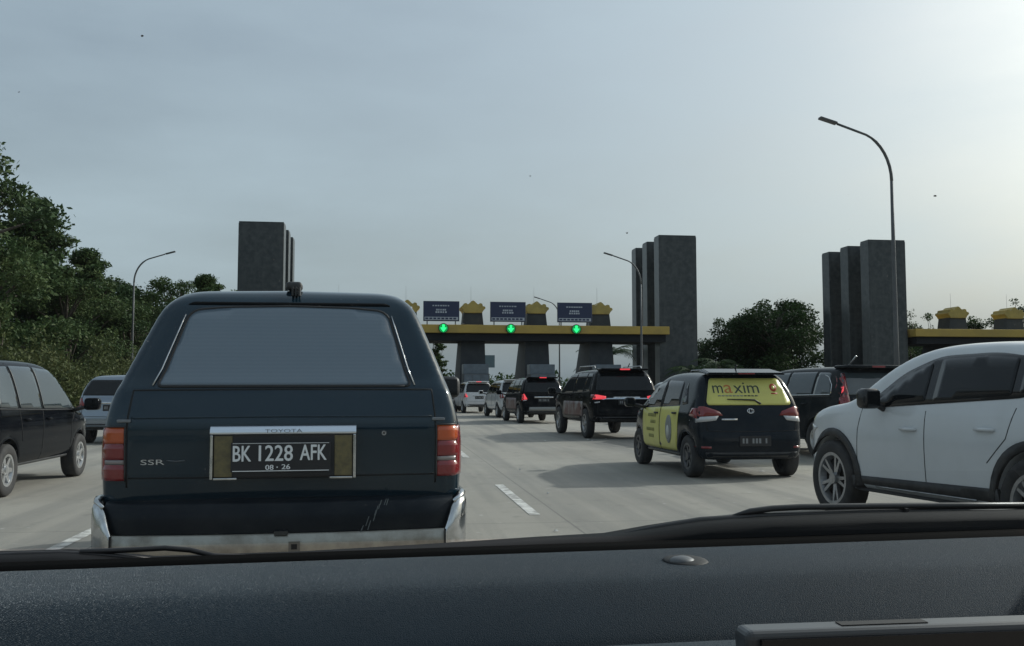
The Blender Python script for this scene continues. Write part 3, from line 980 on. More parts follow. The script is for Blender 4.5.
place(S1, 60.0, 94, 1.02, 2.3, 'thin young tree right of the right canopy crown', 'tree', 'young trees behind the right canopy')
place(S2, 62.2, 94, .98, 3.3, 'young tree between the two right canopy crowns', 'tree', 'young trees behind the right canopy')
place(S3, 68.5, 95, 1.12, 4.3, 'dark young tree at the right edge above the canopy', 'tree', 'young trees behind the right canopy')
CY = feathery_tree(7.2, 1.0, 31, LEAF_A, 3500); CY.name = 'cypress_tree'
place(CY, 5.4, 99, 1.0, .3, 'slim pointed green tree seen through the toll gate beside the green wagon', 'tree')
# distant woods closing the horizon
rg = np.random.default_rng(77)
xs = rg.uniform(-340, 420, 260); C = np.stack([xs, rg.uniform(330, 380, 260), rg.uniform(1.5, 4, 260)], 1)
fw_ = leaves('far_woods', C, np.stack([rg.uniform(5, 9, 260), rg.uniform(4, 6, 260), rg.uniform(3, 6.5, 260)], 1), 26000, .9, 5, LEAF_B, None)
tag(fw_, 'low dark line of distant woods on the horizon', 'woods', kind='stuff')

# ================================================================== VEHICLES
def mirror_parts(root, W, y, z, m, sides=(-1, 1), size=(.11, .09, .085), reach=.10):
    for s in sides:
        bm = bmesh.new()
        x0 = s * (W + .015); x1 = s * (W + reach + size[0] * 2)
        add_box(bm, min(x0 + s * reach, x1), max(x0 + s * reach, x1), y - size[1], y + size[1], z - size[2], z + size[2], .045, 3)
        o = bm_obj('door_mirror', bm, m, root, True)
        tube('mirror_arm', [(s * (W - .10), y + .02, z - size[2] - .02), (s * (W + reach + .04), y, z - size[2] * .45)], .028, BLACKP, o, 6)
        box('mirror_glass', min(x0 + s * (reach + .025), x1 - s * .025), max(x0 + s * (reach + .025), x1 - s * .025), y - size[1] - .004, y - size[1] + .001, z - size[2] * .72, z + size[2] * .72, GLASS, o)

def handle(car, face, y, z, m, l=.17):
    p, d = car.hit(face, y, z)
    q, d = car.hit(face, y + l, z)
    a, b = p - d * .018, q - d * .018
    mid = (a + b) / 2 - d * .012
    return tube('door_handle', [p + d * .01, a, mid, b, q + d * .01], [.012, .015, .016, .015, .012], m, car.root, 6)

def plate(car, x, z, w, h, y=None, seed=1, rows=True, parent=None):
    if y is None:
        y = car.hit('B', x, z)[0].y
    o = box('number_plate', x - w / 2, x + w / 2, y - .012, y - .002 + .02, z - h / 2, z + h / 2, PLATE, parent or car.root, bev=.004)
    rg = random.Random(seed)
    if rows:      # worn characters that cannot be read at this distance
        n = 8; vs, fs = [], []
        for k in range(n):
            if k in (2, 6): continue
            xa = x - w * .42 + w * .84 * k / n; b = len(vs)
            ww = w * .84 / n * rg.uniform(.5, .75)
            vs += [(xa, y - .0135, z - h * .22), (xa + ww, y - .0135, z - h * .22), (xa + ww, y - .0135, z + h * .26), (xa, y - .0135, z + h * .26)]
            fs.append((b, b + 1, b + 2, b + 3))
        mesh_obj('worn_characters', vs, fs, mat('worn_white', (0.22, 0.225, 0.23), .6), o)
    return o

def sym(poly):
    """mirror a half outline (x>=0, listed bottom to top) about x=0"""
    return list(poly) + [(-p[0], *p[1:]) for p in reversed(poly)]

def wheels4(root, half, yr, yf, r, w, rim, style, m, rot=0.3):
    for x in (-half, half):
        for y in (yr, yf):
            add_wheel(root, x, y, r, w, rim, style, m, rot + y)

# ------------------------------------------------------------------ dark green wagon ahead
def green_wagon():
    root = empty('parked_wagon', (-0.46, 4.52, 0), R(1.0), 'dark green old estate wagon with chrome bumper right in front', 'car')
    root.rotation_euler = (0, R(-.15), R(1.0))
    P = paint('dark_green_paint', (0.002, 0.019, 0.033), 0.25, 0.24, (0.08, 0.09, 0.095), .05, .42, .40)
    side = [(.16, .40), (.115, .60), (.085, .84), (.055, 1.08, .05), (.105, 1.245, .04), (.15, 1.30), (.345, 1.69, .07), (.47, 1.765, .10), (1.6, 1.795, .5), (2.75, 1.765, .3), (3.45, 1.14, .08), (4.30, 1.02, .1), (4.42, .88, .1), (4.42, .40)]
    rear = [(0, .36), (.78, .36), (.82, .46), (.850, .80), (.857, 1.04, .10), (.790, 1.22, .08), (.703, 1.45), (.615, 1.675, .09), (.50, 1.765, .10), (0, 1.79)]
    plan = [(.02, 0), (.03, .70), (.075, .815, .05), (.20, .857), (3.6, .857, .3), (4.3, .76, .2), (4.43, 0)]
    hy = np.concatenate([np.arange(-.03, .62, .018), np.arange(.62, 4.55, .06)])
    c = Car(root, side, rear, plan, P, .022, .055, [(.98, .32), (3.55, .32)], hy)
    # rear window with rubber seal and chrome bead
    win = [(0, 1.262), (.592, 1.262, .03), (.562, 1.34), (.480, 1.638, .06), (.30, 1.655, .03), (0, 1.662)]
    win = [p for p in win]
    wpoly = win[1:-1]
    wpoly = wpoly + [(0, 1.662)] + [(-p[0], *p[1:]) for p in reversed(wpoly)]
    rg_m = bpy.data.materials.new('sky_toned_rear_glass'); rg_m.use_nodes = True
    nt = rg_m.node_tree; b = nt.nodes['Principled BSDF']
    tc = nt.nodes.new('ShaderNodeTexCoord'); wv = nt.nodes.new('ShaderNodeTexWave')
    wv.bands_direction = 'Z'; wv.inputs['Scale'].default_value = 17; wv.inputs['Distortion'].default_value = .4; wv.inputs['Detail'].default_value = 1
    nt.links.new(tc.outputs['Object'], wv.inputs['Vector'])
    mx = nt.nodes.new('ShaderNodeMix'); mx.data_type = 'RGBA'
    mx.inputs[6].default_value = (0.105, 0.145, 0.182, 1); mx.inputs[7].default_value = (0.115, 0.155, 0.192, 1)  # blue sky reflection put into the base colour, with faint horizontal bands
    nt.links.new(wv.outputs['Fac'], mx.inputs[0]); nt.links.new(mx.outputs[2], b.inputs['Base Color'])
    b.inputs['Roughness'].default_value = .4; b.inputs['Coat Weight'].default_value = 1.0; b.inputs['Coat Roughness'].default_value = .03
    gl = c.patch('rear_window', 'B', wpoly, rg_m, .004, .05)
    c.line('window_seal', 'B', wpoly, .0075, mat('rubber_seal', (0.012, 0.012, 0.013), .6), True, 0.0, .05, gl)
    for s in (-1, 1):
        c.line('window_bead', 'B', [(s * .609, 1.268), (s * .579, 1.345), (s * .500, 1.615)], .0035, CHROME, False, .006, .05, gl)
    # tailgate shut lines
    c.line('tailgate_gap', 'B', [(-.708, .80), (-.71, 1.0), (-.705, 1.12), (-.69, 1.245), (0, 1.249), (.69, 1.245), (.705, 1.12), (.71, 1.0), (.708, .80)], .0045, SEAM, False, -.001, .04)
    c.line('tailgate_gap', 'B', [(-.70, .842), (0, .838), (.70, .842)], .004, SEAM, False, -.001, .04)
    c.line('tailgate_crease', 'B', [(-.69, 1.118), (0, 1.122), (.69, 1.118)], .006, P, False, -.001, .04)
    # tail lamps
    for s in (-1, 1):
        x0, x1 = (.712, .832)
        def lens(nm, za, zb, m, par, off=.012):
            poly = [(s * x0, za), (s * x1, za), (s * x1, zb), (s * x0, zb)]
            return c.patch(nm, 'B', poly, m, off, .03, par, .05)
        tl = lens('tail_lamp', .832, .905, RED, root)
        lens('amber_lens', 1.002, 1.075, AMBER, tl)
        lens('red_lens', .928, 1.000, RED, tl)
        lens('reverse_lens', .907, .926, mat('grey_lens', (0.28, 0.24, 0.23), .2), tl)
        c.line('lamp_trim', 'B', [(s * x0, .828), (s * x0, 1.079), (s * (x1 - .02), 1.079)], .004, BLACKP, False, .013, .03, tl)
        c.patch('side_lens', 'L' if s < 0 else 'R', [(.10, .835), (.20, .835), (.20, 1.072), (.10, 1.072)], RED, .006, .04, tl, .02)
    # number plate surround
    yb = c.hit('B', 0, .95)[0].y
    yt = c.hit('B', 0, 1.06)[0].y - .02
    fr = box('plate_surround', -.325, .325, yt - .004, yb + .03, .835, 1.072, mat('surround_black', (0.015, 0.015, 0.017), .5), root, bev=.012)
    cpr = [(yt + .012, 1.080), (yt - .004, 1.076), (yt - .016, 1.062), (yt - .021, 1.048), (yt - .018, 1.040), (yt, 1.038)]
    vs_ = [(x_, a_, b_) for x_ in (-.332, -.32, .32, .332) for a_, b_ in cpr]
    mesh_obj('chrome_bar', vs_, [(i_ * 6 + j_, i_ * 6 + j_ + 1, i_ * 6 + j_ + 7, i_ * 6 + j_ + 6) for i_ in range(3) for j_ in range(5)], mat('bright_chrome', (0.75, 0.80, 0.86), .28, 1.0), fr, True)
    for s in (-1, 1):
        box('chrome_side', s * .325 - .007, s * .325 + .007, yt - .018, yt + .0, .834, 1.038, CHROME, fr, bev=.004)
        box('chrome_foot', min(s * .21, s * .316), max(s * .21, s * .316), yt - .016, yt + .0, .832, .842, CHROME, fr, bev=.003)
        box('plate_lamp', min(s * .232, s * .314), max(s * .232, s * .314), yt - .012, yt + .002, .845, 1.034, mat('aged_lens', (0.16, 0.13, 0.055), .3, noise=(30, (0.09, 0.075, 0.04), .4, .7)), fr, bev=.004)
    v, f = fit_text('TOYOTA', .17, .017, 0, 1.056)
    mesh_obj('embossed_lettering', [(a, yt - .0225, z) for a, z in v], f, mat('dull_chrome', (0.25, 0.28, 0.32), .4, .6), fr)
    pl = box('number_plate', -.236, .216, yt - .030, yt - .022, .868, 1.004, PLATE, fr, bev=.003)
    for t_, w_, h_, cx, cz in (('BK', .080, .070, -.186, .953), ('1228', .152, .072, -.034, .954), ('AFK', .120, .070, .136, .956), ('08', .036, .023, -.062, .889), ('26', .038, .023, .012, .891)):
        v, f = fit_text(t_, w_, h_, cx, cz)
        vs_, fs_ = [], []
        for q_, (da, dz) in enumerate(((-.0013, 0), (.0013, 0), (0, -.001), (0, .001)) if h_ > .05 else ((-.0008, 0), (.0008, 0))):     # bold strokes
            fs_ += [tuple(i + len(vs_) for i in q) for q in f]
            vs_ += [(a + da, yt - .0310 - .0002 * q_, z + dz) for a, z in v]
        mesh_obj('plate_lettering', vs_, fs_, WHITE, pl)
    box('plate_dot', -.030, -.024, yt - .0312, yt - .030, .887, .892, WHITE, pl)
    box('plate_line', -.228, .208, yt - .0308, yt - .030, .9985, 1.0005, WHITE, pl)
    box('plate_line', -.228, .208, yt - .0312, yt - .030, .871, .8745, WHITE, pl)
    # badge, lock, small marks
    c.text('badge_lettering', 'B', 'SSR', .105, .024, -.592, .915, mat('badge_silver', (0.6, 0.6, 0.6), .3, .6), .005)
    c.line('badge_flourish', 'B', [(-.53, .922), (-.49, .918), (-.45, .921)], .0025, mat('badge_grey', (0.12, 0.13, 0.14), .4), False, .002, .03)
    p, d = c.hit('B', .462, 1.04)
    for nm, rr, m_, o_ in (('lock_ring', .014, CHROME, .004), ('lock_slot', .006, SEAM, .006)):
        bm = bmesh.new(); q = bmesh.ops.create_cone(bm, cap_ends=True, segments=14, radius1=rr, radius2=rr * .8, depth=.012)
        bmesh.ops.rotate(bm, verts=bm.verts, cent=(0, 0, 0), matrix=Matrix.Rotation(R(90), 3, 'X'))
        bmesh.ops.translate(bm, verts=bm.verts, vec=(p.x, p.y - o_, p.z)); bm_obj(nm, bm, m_, root)
    for s in (-1, 1):
        box('gate_hinge', s * .72 - .03, s * .72 + .03, .055, .085, 1.098, 1.112, mat('hinge_grey', (0.16, 0.17, 0.18), .4), root, bev=.004)
    # bumper
    bumper = bmesh.new()
    prof = [(-.045, .595), (-.062, .585), (-.066, .54), (-.060, .47), (-.04, .452), (.03, .45)]
    X = np.linspace(-.748, .748, 15); vs, fs = [], []
    for x in X:
        bow = .05 * (x / .75) ** 2
        for (yy, zz) in prof: vs.append((x, yy + bow, zz))
    k = len(prof)
    for i in range(len(X) - 1):
        for j in range(k - 1): fs.append((i * k + j, i * k + j + 1, (i + 1) * k + j + 1, (i + 1) * k + j))
    bumper.free()
    STRIP = mat('weathered_bumper_chrome', (0.40, 0.385, 0.34), .34, .9, noise=(7, (0.22, 0.20, 0.17), .42, .72, .6))
    bp = mesh_obj('bumper', vs, fs, STRIP, root, True)
    # bumper pad (dark, between the chrome corners)
    vs, fs = [], []
    prof2 = [(.10, .742), (-.005, .738), (-.035, .72), (-.048, .66), (-.042, .597)]
    X2 = np.linspace(-.79, .79, 19)
    for x in X2:
        bow = .05 * (x / .75) ** 2 + max(0, abs(x) - .72) * .45
        for (yy, zz) in prof2: vs.append((x, yy + bow, zz))
    k = len(prof2)
    for i in range(len(X2) - 1):
        for j in range(k - 1): fs.append((i * k + j, i * k + j + 1, (i + 1) * k + j + 1, (i + 1) * k + j))
    mesh_obj('bumper_pad', vs, fs, mat('pad_dark', (0.004, 0.008, 0.013), .35, 0, .2, noise=(5, (0.014, 0.018, 0.022), .45, .75)), bp, True)
    for s in (-1, 1):
        vs, fs = [], []
        cs = [(-.735, .02, .735), (.70, -.02, .735)]
        path = [(.748, -.012), (.768, -.004), (.790, .010), (.815, .034), (.838, .070), (.850, .13), (.854, .30), (.854, .55)]
        nrm_ = [(0, -1), (.2, -.98), (.45, -.9), (.7, -.7), (.9, -.4), (1, -.1), (1, 0), (1, 0)]
        tops = [.600, .655, .700, .728, .742, .744, .742, .738]
        n = len(path)
        for i, (x, y) in enumerate(path):
            top = tops[i]; nx, ny = nrm_[i]
            for (o_, z) in [(-.012, top), (.004, top - .008), (.012, top - .03), (.014, .5 * top + .27), (.008, .50), (-.012, .462)]:
                vs.append((s * (x + nx * o_), y + ny * o_, z))
        k = 6
        for i in range(n - 1):
            for j in range(k - 1): fs.append((i * k + j, i * k + j + 1, (i + 1) * k + j + 1, (i + 1) * k + j))
        # top lip
        e = bmesh.new(); e.free()
        mesh_obj('bumper_corner', vs, fs, CHROME, bp, True)
        tube('bumper_end', [(s * .792, .030, .716), (s * .828, .072, .738), (s * .842, .14, .744), (s * .845, .50, .740)], [.010, .016, .018, .014], CHROME, bp, 8)
        box('bumper_joint', s * .748 - .003, s * .748 + .003, -.026, .02, .455, .594, SEAM, bp)
    sq = box('tow_cover', .035, .085, -.070, -.062, .515, .56, mat('cover_grey', (0.13, 0.12, 0.10), .6), bp)
    box('tow_slot', .047, .073, -.0725, -.0705, .526, .549, SEAM, sq)
    box('step_clip', -.03, .03, -.068, -.03, .590, .606, BLACKP, bp)
    # scuffs on the right of the pad and lower panel
    rgx = random.Random(4); vs, fs = [], []
    SC = mat('scuff_marks', (0.10, 0.115, 0.12), .7)
    for k_ in range(13):
        t = k_ / 12; x = .36 + .10 * t + rgx.uniform(-.012, .012); z = .60 + .16 * t
        z = min(z, .725)
        y = -.052 + .05 * (x / .75) ** 2 + max(0, z - .66) * .25
        l = rgx.uniform(.012, .03); b_ = len(vs)
        vs += [(x, y - .002, z - l), (x + rgx.uniform(.002, .005), y - .002, z - l), (x + l * .5 + .004, y + .003, z + l * .6), (x + l * .5, y + .003, z + l * .6)]
        fs.append((b_, b_ + 1, b_ + 2, b_ + 3))
    mesh_obj('scuff', vs, fs, SC, bp)
    # side windows and doors
    for f_ in 'LR':
        for i, poly in enumerate(([(.50, 1.24, .03), (1.35, 1.24, .03), (1.35, 1.60, .04), (.72, 1.60, .06)], [(1.42, 1.24, .03), (2.20, 1.24, .03), (2.20, 1.61, .04), (1.42, 1.61, .03)], [(2.27, 1.24, .03), (3.22, 1.24, .03), (2.86, 1.60, .05), (2.27, 1.61, .03)])):
            c.patch('side_window', f_, poly, GLASS, .004, .12)
        c.line('door_gap', f_, [(1.38, .5), (1.39, 1.66)], .005, SEAM); c.line('door_gap', f_, [(2.235, .45), (2.235, 1.66)], .005, SEAM)
        handle(c, f_, 1.5, 1.10, BLACKP); handle(c, f_, 2.34, 1.10, BLACKP)
        c.line('drip_rail', f_, [(.50, 1.675), (1.0, 1.69), (2.75, 1.69)], .010, CHROME if f_ == 'R' else BLACKP, False, .004)
    c.patch('windscreen', 'F', sym([(.62, 1.20, .05), (.54, 1.64, .06)]), GLASS, .004, .1)
    mirror_parts(root, .868, 3.05, 1.262, BLACKP, (-1, 1), (.095, .06, .085), .05)
    wheels4(root, .70, .98, 3.55, .325, .19, .19, 'six', ALLOY)
    # blobs of roof-edge sealant and the cord at the roof centre
    c.patch('gate_seal', 'B', sym([(.50, 1.668, .01), (.47, 1.684, .01)]), mat('gate_seal', (0.004, 0.005, 0.006), .8, 0, .1), .003, .05)
    bm = bmesh.new(); add_box(bm, -.035, .045, .43, .53, 1.758, 1.800, .015)
    for i in range(3): add_box(bm, .0 + i * .016, .010 + i * .016, .36, .43, 1.72, 1.765, .002)
    bm_obj('roof_fitting', bm, BLACKP, root)
    return root
green_wagon()

# ------------------------------------------------------------------ generic people carrier / SUV
def mpv(name, loc, rz, label, col, L=4.3, W=.83, H=1.68, metal=.3, belt=1.02, rear_rake=.30, hood=1.0, r=.315, yr=.75, wb=2.65,
        style='six', rim=ALLOY, h=.05, lit=False, tail='low', third=True, amount=.1, extras=None, cat='car', spoiler=True, rglass=None, glass=GLASS, roofbar=False, rough=.28, chin=.30):
    root = empty(name, (*loc, 0), rz, label, cat)
    P = paint('paint_' + label.split()[0] + '_' + name + str(len(MATS)), col, 0 if max(col) < .03 else metal, rough, amount=amount, coat=(.0 if max(col) < .03 else .3), spec=(.045 if max(col) < .03 else .4))
    yf = yr + wb
    side = [(.14, chin), (.03, chin + .12, .06), (.0, .58, .08), (.055, .74), (.085, belt - .05, .08), (.14, belt + .03), (.14 + rear_rake * .75, H - .16, .08), (.18 + rear_rake, H - .045, .1), (.9, H - .005, .4), (1.9, H, .5), (L * .60, H - .07, .35), (L * .755, hood + .02, .15), (L * .93, hood - .12, .2), (L - .03, hood - .28, .1), (L, .55, .1), (L - .05, chin)]
    tb = W - .045
    rear = [(0, chin - .04), (W - .12, chin - .04, .05), (W - .03, .46), (W, .72, .1), (W - .015, belt - .1, .1), (tb, belt, .05), (W - .215, H - .15, .14), (W - .36, H - .035, .18), (0, H)]
    plan = [(-.0, 0), (.02, W * .70), (.10, W * .91, .15), (.45, W), (L - .9, W, .3), (L - .18, W * .82, .25), (L, W * .45, .2), (L + .02, 0)]
    c = Car(root, side, rear, plan, P, h, .13, [(yr, r), (yf, r)])
    zt = H - .14
    # rear window
    wt = W - .255
    c.patch('rear_window', 'B', sym([(W - .14, belt + .045, .05), (wt, zt - .02, .06)]), rglass or GLASS_R, .008, .05)
    # side windows
    y3 = L * .735
    for f_ in 'LR':
        a0 = .40 + rear_rake * .2
        c.patch('side_window', f_, [(a0, belt + .04, .04), (1.02, belt + .02, .03), (1.02, zt - .01, .03), (a0 + rear_rake * .45, zt - .02, .08)], glass, .009, .05)
        c.patch('side_window', f_, [(1.09, belt + .02, .03), (L * .43, belt, .03), (L * .43, zt, .03), (1.09, zt, .03)], glass, .009, .05)
        c.patch('side_window', f_, [(L * .445, belt, .03), (y3, belt - .02, .04), (L * .60, zt - .03, .08), (L * .445, zt, .03)], glass, .009, .05)
        c.line('door_gap', f_, [(L * .438, .36), (L * .438, zt + .03)], .005, SEAM)
        c.line('door_gap', f_, [(1.05 + .1, .62), (1.055, belt), (1.055, zt + .03)], .005, SEAM)
        c.line('door_gap', f_, [(yf - .42, .36), (yf - .42, .80), (y3 + .03, belt - .03)], .005, SEAM)
        c.line('window_trim', f_, [(a0, belt + .02), (L * .44, belt - .015), (y3, belt - .035)], .009, BLACKP, False, .004)
        handle(c, f_, 1.18, belt - .12, P if third else BLACKP); handle(c, f_, L * .46, belt - .13, P if third else BLACKP)
        c.line('sill_trim', f_, [(yr + r + .08, .34), (yf - r - .08, .34)], .022, BLACKP, False, -.004)
        for wy in (yr, yf):
            arc = [(wy + (r + .07) * math.cos(a), r + (r + .07) * math.sin(a)) for a in np.linspace(R(8), R(172), 13)]
            c.line('arch_lip', f_, arc, .014, P, False, -.004)
    mirror_parts(root, W, y3 - .10, belt + .04, P)
    # tail lamps
    lens = RED_ON if lit else RED
    for s in (-1, 1):
        if tail == 'low':
            poly = [(s * (W - .25), belt - .20), (s * (W - .02), belt - .24), (s * (W - .03), belt - .03), (s * (W - .14), belt + .00)]
            fy = [(.06, belt - .22), (.28, belt - .17), (.26, belt - .04), (.08, belt - .03)]
        elif tail == 'tall':
            poly = [(s * (W - .20), belt - .28), (s * (W - .03), belt - .30), (s * (W - .06), belt + .02), (s * (W - .215), zt - .03), (s * (W - .315), zt - .04), (s * (W - .22), belt + .06)]
            fy = [(.06, belt - .26), (.22, belt - .24), (.24, belt + .0), (.12, belt - .0)]
        else:   # slim and wide
            poly = [(s * (W - .38), belt - .16), (s * (W - .02), belt - .17), (s * (W - .03), belt - .03), (s * (W - .38), belt - .09)]
            fy = [(.06, belt - .17), (.36, belt - .11), (.34, belt - .05), (.07, belt - .04)]
        t_ = c.patch('tail_lamp', 'B', poly, lens if not (lit and s > 0 and lit == 'L') else RED, .010, .05)
        c.patch('side_lens', 'L' if s < 0 else 'R', fy, RED, .006, .05, t_)
        c.patch('reverse_lens', 'B', [(s * (W - .22), belt - .25), (s * (W - .05), belt - .27), (s * (W - .05), belt - .245), (s * (W - .22), belt - .215)], CLEAR, .011, .05, t_)
    # bumper lower trim, plate, garnish
    c.patch('bumper_lower', 'B', sym([(W - .16, chin + .03, .02), (W - .12, chin + .16, .03)]), BLACKP, .006, .08)
    c.line('bumper_gap', 'B', [(-W + .08, .63), (0, .62), (W - .08, .63)], .005, SEAM)
    c.line('tailgate_gap', 'B', [(-W + .17, .64), (-W + .165, belt - .02), (-W + .23, zt)], .005, SEAM)
    c.line('tailgate_gap', 'B', [(W - .17, .64), (W - .165, belt - .02), (W - .23, zt)], .005, SEAM)
    plate(c, 0, belt - .24, .44, .14, seed=int(abs(loc[0] * 7)))
    c.patch('garnish', 'B', sym([(.36, belt - .155, .01), (.34, belt - .105, .01)]), CHROME, .012, .08)
    if spoiler:
        bm = bmesh.new(); add_box(bm, -W + .30, W - .30, rear_rake * .72, rear_rake + .34, H - .085, H - .030, .024, 3)
        sp = bm_obj('spoiler', bm, P, root, True)
        box('high_brake_lamp', -.13, .13, rear_rake * .72 - .006, rear_rake * .72 + .02, H - .075, H - .042, RED_ON if lit else RED, sp)
    if roofbar:
        for s in (-1, 1):
            tube('roof_rail', [(s * (W - .30), .75, H - .03), (s * (W - .30), .82, H + .035), (s * (W - .30), 2.2, H + .045), (s * (W - .30), 2.3, H - .02)], .016, ALLOY, root, 6)
    c.patch('windscreen', 'F', sym([(W - .16, hood + .07, .06), (W - .28, H - .12, .08)]), GLASS, .01, .07)
    for s in (-1, 1):
        c.patch('headlamp', 'F', [(s * (W * .55), hood - .32), (s * (W * .90), hood - .28), (s * W * .93, hood - .17), (s * W * .6, hood - .20)], CLEAR, .01, .06)
        c.patch('headlamp_side', 'L' if s < 0 else 'R', [(L - .42, hood - .22), (L - .20, hood - .31), (L - .16, hood - .24), (L - .30, hood - .14)], CLEAR, .008, .06)
    wheels4(root, W - .135, yr, yf, r, .20, r * .62, style, rim)
    if extras: extras(c, root, P)
    return root, c

BLK = (0.004, 0.005, 0.007)
# black people carrier, left lane
mpv('people_carrier', (-5.12, 11.10), 0, 'black people carrier with silver wheels in the left lane', BLK, 4.2, .83, 1.67, yr=.72, wb=2.655, h=.035, r=.305, belt=1.0, style='six', amount=.015, rough=.12, glass=GLASS_C)
# silver people carrier further ahead on the left
mpv('people_carrier', (-6.12, 22.6), R(-2), 'silver people carrier ahead of the black one on the left', (0.26, 0.30, 0.35), 4.3, .86, 1.62, metal=.7, tail='low', h=.05, belt=1.06, spoiler=False)

# black SUV with lit brake lamps
def fort(c, root, P):
    c.patch('garnish_wide', 'B', sym([(.66, .985, .01), (.50, 1.025, .01)]), mat('pale_chrome', (0.55, 0.6, 0.68), .2, 1.0), .014, .08)
    for s in ('L',):
        st = c.patch('door_sticker', s, [(1.05, .55, .05), (3.05, .55, .05), (3.05, .93, .05), (1.05, .93, .05)], mat('dusty_maroon', (0.10, 0.035, 0.03), .45, noise=(2.5, (0.22, 0.20, 0.19), .42, .6)), .006, .12)
    tube('roof_aerial', [(.25, .75, 1.80), (.25, .60, 1.90)], .012, BLACKP, root, 5)
mpv('sport_utility_vehicle', (5.98, 23.05), R(3.5), 'black sport utility vehicle with lit brake lamps and pale chrome tailgate strip', BLK, 4.7, .915, 1.80, yr=.92, wb=2.75, r=.375, belt=1.16, hood=1.18, tail='slim', lit=True, style='six', rim=ALLOY_D, extras=fort, chin=.40, roofbar=True, h=.045)

def dark_extra(c, root, P):
    c.patch('bumper_guard', 'B', sym([(.56, .46, .04), (.56, .60, .04)]), mat('dull_guard', (0.25, 0.25, 0.24), .5, .3), .012, .1)
    c.patch('door_sticker', 'L', [(1.1, .5, .05), (3.0, .5, .05), (3.0, .92, .05), (1.1, .92, .05)], mat('dusty_maroon2', (0.12, 0.05, 0.045), .45, noise=(3, (0.22, 0.2, 0.19), .4, .62)), .006, .12)
mpv('people_carrier', (5.72, 33.95), R(4), 'black people carrier with one bright tail lamp left of the big SUV', BLK, 4.4, .86, 1.72, yr=.8, wb=2.65, r=.335, lit='L', tail='low', extras=dark_extra, h=.06, belt=1.08)
mpv('people_carrier', (5.75, 40.8), R(5), 'white people carrier half hidden behind the black one', (0.55, 0.55, 0.55), 4.4, .86, 1.70, metal=0, yr=.8, h=.06, belt=1.06, amount=.2)
mpv('people_carrier', (4.85, 48.9), R(5), 'white people carrier with lit high brake lamp in the queue centre', (0.55, 0.55, 0.56), 4.3, .84, 1.68, metal=0, yr=.75, h=.06, belt=1.04, lit=True, amount=.2)
mpv('people_carrier', (3.65, 53.5), R(6), 'pale car beyond the wagon mirror at the head of the queue', (0.36, 0.34, 0.32), 4.2, .83, 1.62, metal=.3, yr=.75, h=.07, belt=1.0, amount=.2)
mpv('people_carrier', (10.6, 31.5), R(3), 'white car between the big SUV and the yellow wrapped hatchback', (0.52, 0.53, 0.53), 4.2, .83, 1.58, metal=0, yr=.75, h=.07, belt=1.0, amount=.15)
mpv('people_carrier', (8.25, 20.6), R(5), 'dark car whose roof shows above the yellow wrapped hatchback', (0.05, 0.055, 0.06), 4.2, .84, 1.66, metal=.4, yr=.75, h=.07, belt=1.02, amount=.2, roofbar=True)

# dark crossover with tall tail lamps
def crv(c, root, P):
    for s in (-1, 1):
        c.patch('lit_lens', 'B', [(s * .745, 1.22), (s * .83, 1.20), (s * .80, 1.29), (s * .71, 1.30)], RED_ON, .013, .05)
        c.patch('clear_band', 'B', [(s * .765, 1.10), (s * .865, 1.09), (s * .845, 1.165), (s * .755, 1.175)], mat('pink_lens', (0.35, 0.12, 0.13), .15, 0, .5, .6), .013, .05)
    c.line('chrome_window_line', 'L', [(.50, 1.15), (1.9, 1.125), (3.1, 1.10)], .012, CHROME, False, .008)
    c.line('chrome_window_line', 'L', [(.47, 1.16), (.50, 1.32), (.66, 1.46), (.8, 1.50)], .009, CHROME, False, .008)
    tube('roof_aerial', [(-.25, .80, 1.66), (-.25, .55, 1.84)], .012, ALLOY, root, 5)
mpv('crossover', (8.66, 15.5), R(7), 'black crossover with tall red tail lamps behind the white crossover', (0.014, 0.017, 0.020), 4.5, .91, 1.70, yr=.9, wb=2.62, r=.345, belt=1.10, hood=1.05, tail='tall', style='five', h=.04, extras=crv, rear_rake=.36, rglass=GLASS_C, glass=GLASS_C)

